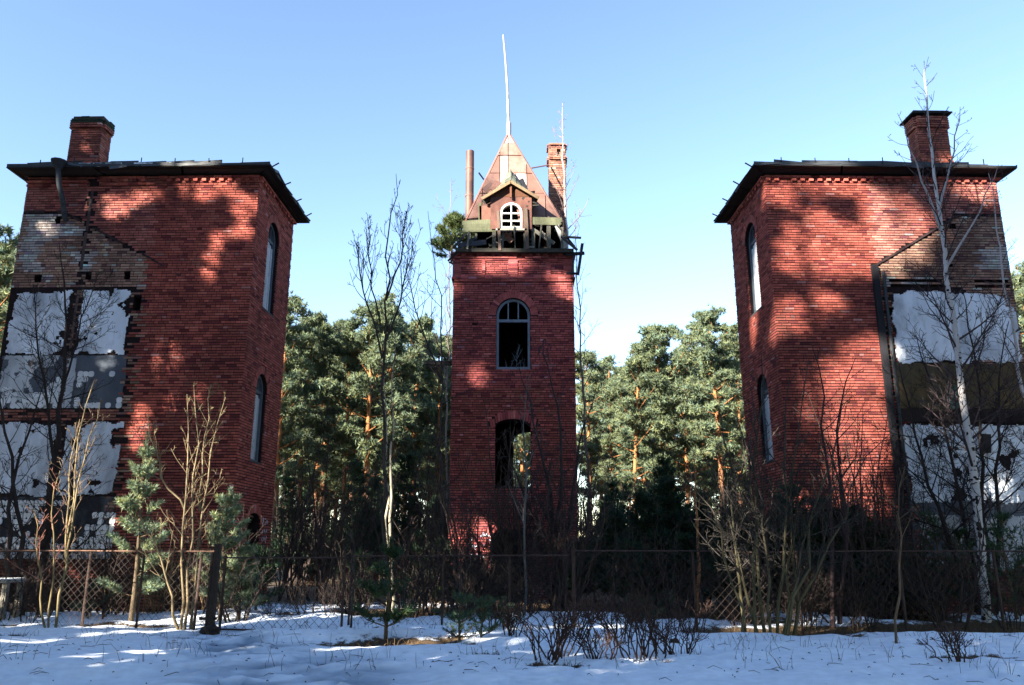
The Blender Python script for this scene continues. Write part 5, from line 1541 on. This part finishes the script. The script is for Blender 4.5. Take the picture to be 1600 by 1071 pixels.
for k, (px, py, top, sp) in enumerate(FBs):
    yp(px, py, top, sp, 2030 + k, (.035, .075, .035), '%s from the left of the young evergreens round the birch foot' % rank(px, [q[0] for q in FBs]), 'evergreens round the foot of the birch', nl=.13, tw=.016, tri=10, step=.08)
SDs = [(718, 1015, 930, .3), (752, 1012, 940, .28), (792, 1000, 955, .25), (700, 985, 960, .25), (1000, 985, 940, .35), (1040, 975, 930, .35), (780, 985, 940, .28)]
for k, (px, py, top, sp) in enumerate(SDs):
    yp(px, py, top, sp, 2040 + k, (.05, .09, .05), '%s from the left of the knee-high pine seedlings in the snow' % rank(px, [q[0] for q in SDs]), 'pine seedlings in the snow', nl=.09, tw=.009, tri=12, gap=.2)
# small pine on the tower ledge
tk, cw = young_pine(2060, 1.55, .85, (.12, .16, .06), nl=.16, tw=.026, tri=16, step=.06, gap=.17)
for mb_ in (tk, cw): mb_.v = [v + np.array([-2.0, 24.75, 10.62], np.float32) for v in mb_.v]
tk.tube([(-2.08, 24.8, 10.66), (-1.85, 24.8, 10.55)], .03, 5, (.1, .07, .05))
plant('young_pine', (-2.08, 24.8, 10.62), 'small pine growing from the brick ledge under the spire', 'pine tree', [('trunk', tk, 'bark'), ('foliage', cw, 'needles')])

# ------------------------------------------------------------------ low twiggy shrubs and dead stalks in the snow
def low_shrub(px, py, h, w, seed, label, group, colr=(.055, .035, .03), n=11):
    r = np.random.default_rng(seed); g = on_ground(px, py); z0 = gz(g[0], g[1]); tb = MB(); bb = MB()
    for k in range(n):
        a = r.uniform(0, 6.28); b = g + np.array([math.cos(a), math.sin(a), 0]) * r.uniform(0, .22); b[2] = z0 - .04
        d = np.array([math.cos(a), math.sin(a) * .6, 0]) * w * r.uniform(.3, 1); e = b + d + np.array([0, 0, h * r.uniform(.55, 1.1)])
        bare(tb, bb, [b, b + d * .45 + np.array([0, 0, h * .55]), e], .008, seed * 31 + k, nb=5, blen=.34, up=45, start=.25, lv=2, colr=colr, sides=4, r1=.0035, jit=.012)
    return plant('low_shrub', (g[0], g[1], z0), label, 'shrub', [('stems', tb, 'bark'), ('twigs', bb, 'bark')], group)
gs = 'low leafless shrubs in the snow'
LSs = [(875, 1045, .95, .75), (845, 1055, .7, .5), (1000, 1045, .9, .8), (1030, 1040, .8, .5), (935, 1052, .45, .3), (960, 1020, .8, .5), (900, 1010, .7, .5), (1065, 1035, .5, .4), (930, 985, .6, .5), (985, 985, .6, .5), (1080, 1000, .6, .4), (800, 1010, .55, .3), (770, 1000, .5, .3), (1150, 985, .6, .4), (1500, 1048, .5, .35)]
for k, (px, py, h, w) in enumerate(LSs):
    low_shrub(px, py, h, w, 3000 + k, '%s from the left of the low leafless shrubs in the foreground snow' % rank(px, [q[0] for q in LSs]), gs)
RTs = [(530, 935, 1.3), (575, 940, 1.5), (480, 930, 1.2), (620, 942, 1.3)]
for k, (px, py, h) in enumerate(RTs):
    low_shrub(px, py, h, .5, 3100 + k, '%s from the left of the red twigged shrubs behind the gate' % rank(px, [q[0] for q in RTs]), 'red twigged shrubs behind the gate', (.22, .035, .04), 9)
BWs = [(215, 965, 1.5), (240, 968, 1.7), (262, 966, 1.4), (330, 968, 1.3), (300, 962, 1.6), (185, 968, 1.0), (1430, 965, 1.2), (1455, 968, 1.1), (395, 950, 1.1)]
for k, (px, py, h) in enumerate(BWs):
    low_shrub(px, py, h, .6, 3200 + k, '%s clump from the left of straw coloured brushwood at the tower feet' % rank(px, [q[0] for q in BWs]), 'dead brushwood at the tower feet', (.17, .115, .06), 12)

def stalks(name, label, spots, seed, n, h, colr):
    r = np.random.default_rng(seed); mb = MB()
    for (px, py, rad) in spots:
        g = on_ground(px, py)
        for k in range(n):
            x, y = g[0] + r.normal() * rad, g[1] + r.normal() * rad * .5; z = gz(x, y)
            l = h * r.uniform(.4, 1.2); d = np.array([r.normal() * .3, r.normal() * .3, 1]) * l
            w = .0035
            p0 = np.array([x, y, z - .02]); p1 = p0 + d * .6; p2 = p0 + d + np.array([r.normal() * .12 * l, 0, -.08 * l])
            mb.tube([p0, p1, p2], [w, w * .8, w * .4], 3, np.asarray(colr) * r.uniform(.6, 1.4), cap=False)
    o = mb.build(name, M['dry_grass']); tag(o, label, 'grass', kind='stuff')
stalks('dead_grass', 'dead grass and stalks poking through the snow', [(rng.uniform(0, 1600), rng.uniform(985, 1070), .25) for k in range(60)] + [(rng.uniform(650, 1600), rng.uniform(975, 1040), .3) for k in range(50)], 81, 6, .24, (.10, .065, .04))
mb = MB(); r = np.random.default_rng(83)
for (mx, my, rx, ry) in MELT:
    for k in range(int(170 * rx * ry) + 25):
        a = r.uniform(0, 6.28); q = math.sqrt(r.random()); x, y = mx + math.cos(a) * rx * q, my + math.sin(a) * ry * q; z = gz(x, y)
        l = r.uniform(.05, .20); d = unit(np.array([r.normal(), r.normal(), .7 + abs(r.normal()) * .5])) * l
        mb.tube([(x, y, z - .01), (x + d[0] * .6, y + d[1] * .6, z + d[2] * .7), (x + d[0], y + d[1], z + d[2] * .8)], [.004, .003, .0015], 3, np.array([.13, .085, .045]) * r.uniform(.4, 1.5), cap=False)
for k in range(1500):       # leaf litter at the foot of the middle tower and behind the fence
    x, y = r.uniform(-3.5, 2.5), r.uniform(21.0, 24.2); z = gz(x, y); d = unit(np.array([r.normal(), r.normal(), .8])) * r.uniform(.06, .2)
    mb.tube([(x, y, z - .01), (x + d[0], y + d[1], z + d[2])], [.006, .002], 3, np.array([.20, .13, .07]) * r.uniform(.4, 1.4), cap=False)
tag(mb.build('dry_grass', M['dry_grass']), 'matted straw coloured grass in the melted patches', 'grass', kind='stuff')

mb = MB(); r = np.random.default_rng(84)
for k in range(900):       # cones, needles and twigs fallen on the snow
    y = r.uniform(9.5, 19); x = r.uniform(-.7, .7) * y; z = gz(x, y); an = r.uniform(0, 6.28); l = r.uniform(.02, .05) if k % 3 else r.uniform(.08, .3)
    d = np.array([math.cos(an), math.sin(an), r.normal() * .08]) * l
    mb.tube([(x, y, z + .006), (x + d[0] * .5, y + d[1] * .5, z + .012 + abs(d[2])), (x + d[0], y + d[1], z + .006)], [.006 if k % 3 else .0035] * 2 + [.002], 4, np.array([.06, .04, .028]) * r.uniform(.5, 1.6), cap=False)
tag(mb.build('fallen_twigs', M['bark']), 'fallen twigs and cones scattered over the snow', 'litter', kind='stuff')

# ------------------------------------------------------------------ wire fence, gate and small things
RUST = (.05, .03, .024)
def fence_run(label, x0, y0, x1, y1, posts, ztop, rail_c, wire_r=.0028, cell=.15, z_lo=.08, base=True, name='wire_fence', rail=True, gap_top=None):
    A = np.array([x0, y0]); B_ = np.array([x1, y1]); d = B_ - A; L = np.linalg.norm(d); d /= L
    root = empty(name, (x0, y0, 0), label, 'gate' if 'gate' in name else 'fence')
    r = np.random.default_rng(int(abs(x0 * 100)))
    P = lambda u, z: np.array([A[0] + d[0] * u, A[1] + d[1] * u, z])
    for (u, rad, top) in posts:
        q = P(u, 0); m = MB(); m.tube([(q[0], q[1] + .03, gz(q[0], q[1]) - .1), (q[0] + r.normal() * .01, q[1] + .03, top)], rad, 8, np.array(RUST) * r.uniform(.7, 1.2)); m.build('post', M['iron'], root)
    if rail:
        n = max(1, int(L / 2.4)); us = np.linspace(0, L, n + 1)
        for a, b in zip(us[:-1], us[1:]):
            m = MB(); m.tube([P(a, ztop + r.normal() * .012), P(b, ztop + r.normal() * .012)], .014, 6, rail_c); m.build('top_rail', M['iron'], root)
    m = MB(); zt = gap_top or ztop
    H = zt - z_lo; u = -H
    while u < L:
        for sg in (1, -1):
            a, b = (u, u + H) if sg > 0 else (u + H, u)
            za, zb = z_lo, zt
            # clip to 0..L
            def cl(ua, z_a, ub, z_b):
                if ua > ub: ua, z_a, ub, z_b = ub, z_b, ua, z_a
                if ub < 0 or ua > L: return None
                if ua < 0: z_a += (z_b - z_a) * (-ua) / (ub - ua); ua = 0
                if ub > L: z_b += (z_a - z_b) * (ub - L) / (ub - ua); ub = L
                return ua, z_a, ub, z_b
            c = cl(a, za, b, zb)
            if c and abs(c[2] - c[0]) > .02: 
                p0, p1 = P(c[0], c[1]), P(c[2], c[3]); off = np.array([0, .004 * sg, 0])
                m.tube([p0 + off, (p0 + p1) / 2 + off + r.normal(size=3) * .006, p1 + off], wire_r, 3, (.045, .035, .03), cap=False)
        u += cell
    o = m.build('wire_mesh', M['iron'], root); o['kind'] = 'stuff'
    return root, P
YF = 15.55
fx = lambda px, Y=YF: (px - 800) / FPX * (Y * math.cos(PITCH))
fence_run('wire mesh fence with pale rail before the tile-walled tower', fx(-60), 16.2, fx(340), YF, [(.2, .03, 1.55), (2.3, .028, 1.5), (3.4, .025, 1.45), (4.55, .028, 1.45)], 1.50, (.16, .09, .06), .0030)
fence_run('sagging wire mesh gate hanging between iron posts', fx(362), 15.25, fx(540), 15.2, [(0, .024, 1.42), (2.22, .022, 1.45)], 1.40, RUST, .0045, .17, .12, name='wire_gate', gap_top=.74)
rt, P = fence_run('wire mesh fence with dark rail before the spire tower', fx(548), YF, fx(888), YF, [(0.02, .022, 1.45), (1.75, .022, 1.4), (3.0, .022, 1.4)], 1.42, RUST, .0026, .16)
fence_run('wire mesh fence before the sunlit brick corner tower on the right', fx(895), YF, fx(1660), 16.0, [(0, .035, 1.55), (2.3, .025, 1.5), (4.3, .025, 1.5), (6.3, .03, 1.52), (8.2, .03, 1.52)], 1.50, RUST, .0024, .17)
# gate bottom bar lying loose
m = MB(); m.tube([(fx(362), 15.25, .13), (fx(450), 15.22, .11), (fx(540), 15.2, .14)], .016, 6, RUST); tag(m.build('gate_bar', M['iron']), 'rusty bottom bar lying under the sagging wire gate', 'bar')
pr = empty('gate_post', (fx(345), 15.35, 0), 'thick iron gate post with a flat hinge and a stone at its foot', 'post')
m = MB(); m.box((fx(346), 15.38, .78), (.05, 0, 0), (0, .05, 0), (0, 0, .85), (.03, .022, .02)); m.build('post', M['iron'], pr)
m = MB(); m.box((fx(340), 15.40, .30), (.16, 0, 0), (0, .02, 0), (0, 0, .025), (.03, .022, .02)); m.build('hinge', M['iron'], pr)
m = MB(); m.box((fx(338), 15.4, .72), (.022, 0, 0), (0, .022, 0), (0, 0, .75), (.03, .022, .02)); m.build('strut', M['iron'], pr)
def rock(name, x, y, sx, sy, sz, seed, label, c):
    r = np.random.default_rng(seed); n, k = 10, 6; V = [(0, 0, sz)]
    for i in range(1, k):
        for j in range(n):
            th = math.pi * .5 * i / (k - 1); q = 1 + r.normal() * .09
            V.append((math.sin(th) * math.cos(j * 6.2832 / n) * sx * q, math.sin(th) * math.sin(j * 6.2832 / n) * sy * q, math.cos(th) * sz * q - (.05 if i == k - 1 else 0)))
    T = [(0, 1 + j, 1 + (j + 1) % n) for j in range(n)]; Q = [(1 + (i - 1) * n + j, 1 + i * n + j, 1 + i * n + (j + 1) % n, 1 + (i - 1) * n + (j + 1) % n) for i in range(1, k - 1) for j in range(n)]
    mb = MB(); mb.add(np.array(V) + (x, y, gz(x, y) - .02), tris=T, quads=Q, c=c); tag(mb.build(name, M['stone']), label, 'stone')
rock('stone', fx(340, 15.0), 15.0, .19, .14, .17, 3, 'dark stone lying at the foot of the gate post', (.03, .026, .025))
rock('stone', fx(1010), 13.2, .0 + .10, .08, .12, 4, 'small dark stump-like stone among the foreground shrubs', (.035, .025, .02))
# low snow covered table of boards at the left edge
tb = empty('garden_table', (fx(10, 17.2), 17.2, 0), 'low weathered table with snow on top at the left fence', 'table')
m = MB(); m.abox((fx(-60, 17.2), 16.9, .86), (fx(32, 17.2), 17.6, .90), (.30, .29, .27)); top_ = m.build('table_top', M['wood'], tb)
m = MB(); m.abox((fx(-58, 17.2), 16.92, .902), (fx(31, 17.2), 17.58, .94), (.82, .84, .86)); m.build('snow', M['plaster'], tb)
for x_ in (fx(-50, 17.2), fx(28, 17.2)):
    for y_ in (17.0, 17.5):
        m = MB(); m.abox((x_ - .05, y_ - .05, -.1), (x_ + .05, y_ + .05, .86), (.24, .22, .18)); m.build('leg', M['wood'], tb)

# ------------------------------------------------------------------ the pines behind the camera whose crowns shade the ruins
LIT = []        # (plane Y, x, z, rx, rz): where crown tufts are left out to place the sun patches
def lit(px, py, rx, ry, Y):
    p = at(px, py, Y); LIT.append((Y, p[0], p[2], rx * Y / 1190 * (1.12 if px > 1000 else 1) + (.32 if rx < 16 else .55 if px > 1000 else .40), ry * Y / 1170 * (1.1 if px > 1000 else 1) + (.30 if ry < 16 else .46)))
FRY = 20.55
for a in ((330, 280, 40, 8), (222, 303, 20, 9), (315, 297, 26, 10), (390, 320, 18, 12), (180, 320, 20, 12), (140, 315, 14, 10), (345, 375, 9, 14), (330, 425, 6, 14), (255, 562, 13, 16), (262, 630, 10, 8), (215, 665, 9, 24), (320, 615, 10, 7), (70, 350, 12, 10), (120, 215, 20, 16), (150, 235, 14, 10), (380, 360, 10, 8),
          (1300, 285, 34, 12), (1275, 350, 26, 14), (1300, 392, 58, 22), (1265, 400, 26, 16), (1390, 330, 24, 22), (1420, 350, 24, 16), (1395, 385, 30, 16), (1345, 410, 26, 14), (1238, 492, 20, 14), (1285, 470, 16, 7), (1360, 545, 24, 14), (1310, 595, 34, 16), (1375, 590, 14, 20), (1330, 655, 40, 18), (1360, 690, 22, 18), (1310, 700, 18, 14), (1338, 775, 20, 24), (1250, 800, 14, 16), (1290, 640, 20, 10), (1462, 215, 20, 22), (1345, 625, 20, 12),
          (1215, 300, 20, 10), (1530, 285, 30, 8), (165, 560, 12, 8), (1560, 760, 16, 12)): lit(*a, FRY)
for a in ((775, 413, 26, 10), (803, 413, 11, 10), (742, 585, 14, 10), (730, 845, 24, 26), (760, 870, 16, 12), (882, 438, 12, 6), (770, 870, 10, 16), (700, 450, 10, 6)): lit(*a, 24.2)
for a in ((1180, 450, 14, 34), (1165, 480, 8, 30), (1182, 400, 8, 16)): lit(*a, 22.0)
for a in ((120, 760, 30, 60), (135, 650, 26, 40), (100, 870, 22, 50), (300, 680, 46, 60), (296, 800, 44, 60), (300, 880, 36, 40), (352, 830, 34, 40), (210, 780, 34, 40), (200, 860, 34, 40), (215, 715, 22, 26), (240, 910, 40, 26), (1200, 880, 30, 40), (1180, 940, 36, 30), (150, 965, 60, 5), (1240, 900, 16, 30), (900, 1000, 20, 30)): lit(*a, 15.6)
for a in ((205, 760, 38, 60), (205, 850, 42, 50), (345, 830, 46, 50), (300, 860, 30, 40), (240, 870, 30, 30), (370, 880, 26, 26)): lit(*a, 17.1)
for a in ((605, 860, 12, 90), (616, 800, 10, 80)): lit(*a, 18.6)
for a in ((880, 1062, 60, 8), (1040, 1052, 60, 6), (1120, 1040, 50, 5), (985, 1066, 70, 6), (760, 1064, 40, 8)):
    g = on_ground(a[0], a[1]); LIT.append((g[1], g[0], g[2], a[2] * g[1] / 1200 + .1, a[3] * g[1] / 1200 + .08))
LIT = np.array(LIT)
h_ax = np.array([math.cos(SUN_AZ), -math.sin(SUN_AZ)])       # level, across the sunlight
def keep_factory(origin, seed):  # shapes the crowns: drops tufts that would shade sun patches and roofs
    o = np.asarray(origin, float)
    def keep(C):
        W_ = C + o
        k = np.ones(len(W_), bool)
        for (Y, x, z, rx, rz) in LIT:
            t = (Y - W_[:, 1]) / (-SUN[1]); X = W_[:, 0] - SUN[0] * t; Z = W_[:, 2] - SUN[2] * t
            k &= ((X - x) / rx) ** 2 + ((Z - z) / rz) ** 2 > 1
        t = (24.3 - W_[:, 1]) / (-SUN[1]); X = W_[:, 0] - SUN[0] * t; Z = W_[:, 2] - SUN[2] * t
        k &= ~((np.abs(X) < 3.2) & (Z > 11.0))
        k &= ~((np.abs(X) >= 3.2) & (Z > 14.2 + 2 * np.sin(X)))
        return k
    return keep
sr = np.random.default_rng(91)
k = 0
for (c_, b0, b1, na) in ((5.0, -.4, 8.5, 12), (9.5, 4.0, 13.0, 11), (14.0, 8.0, 99, 11), (19.0, 9.5, 99, 11)):
    for i in range(na):
        a_ = -28.5 + 34.0 * (i + (.5 if c_ in (5, 14) else .02)) / na + sr.normal() * .4; cc = c_ + sr.normal() * .8
        bt_ = min(b1, 24.5 if a_ > -15.5 else 19.5)
        z0 = (b0 + math.sin(SUN_EL) * cc) / math.cos(SUN_EL); z1 = (bt_ + math.sin(SUN_EL) * cc) / math.cos(SUN_EL) + 1.0
        x = a_ * h_ax[0] - cc * math.sin(SUN_AZ); y = a_ * h_ax[1] - cc * math.cos(SUN_AZ)
        if abs(x) < .75 * max(y, 0) + 2.2 and y > -1.5: 
            y -= 2.5; x -= 2.0
            if abs(x) < .75 * max(y, 0) + 1.5: continue
        H = z1 + sr.normal() * .6
        tk, cw = pine_tree(4000 + k, H, z0 / H, 3.1, ntuft=30, nl=int(3.6 * (H - z0)), r0=.2, tl=.36, tw=.22, tri=6, keep=keep_factory((x, y, 0), k))
        rt = local_thing('pine_tree', 'tall pine of the wood, added out of view to dim the skylight', 'pine tree', [('trunk', tk, 'bark'), ('crown', cw, 'needles')], 'pines standing behind the viewer')
        rt.location = Vector((x, y, gz(x, y) - .1)); k += 1

def wood(n, fx_, fy_):       # more of the wood, added out of view to block skylight on the walls
    for i in range(n):
        x, y = sr.uniform(*fx_), sr.uniform(*fy_)
        copy_thing(PV[i % 7][1], (x, y, gz(x, y) - .1), sr.uniform(0, 6), sr.uniform(1.3, 1.65), 'tall pine of the wood, added out of view to dim the skylight', 'pines standing behind the viewer')
wood(16, (-36, -12), (-34, -22)); wood(26, (-10, 40), (-26, -6)); wood(14, (21, 42), (-4, 24)); wood(8, (-44, -24), (12, 30))
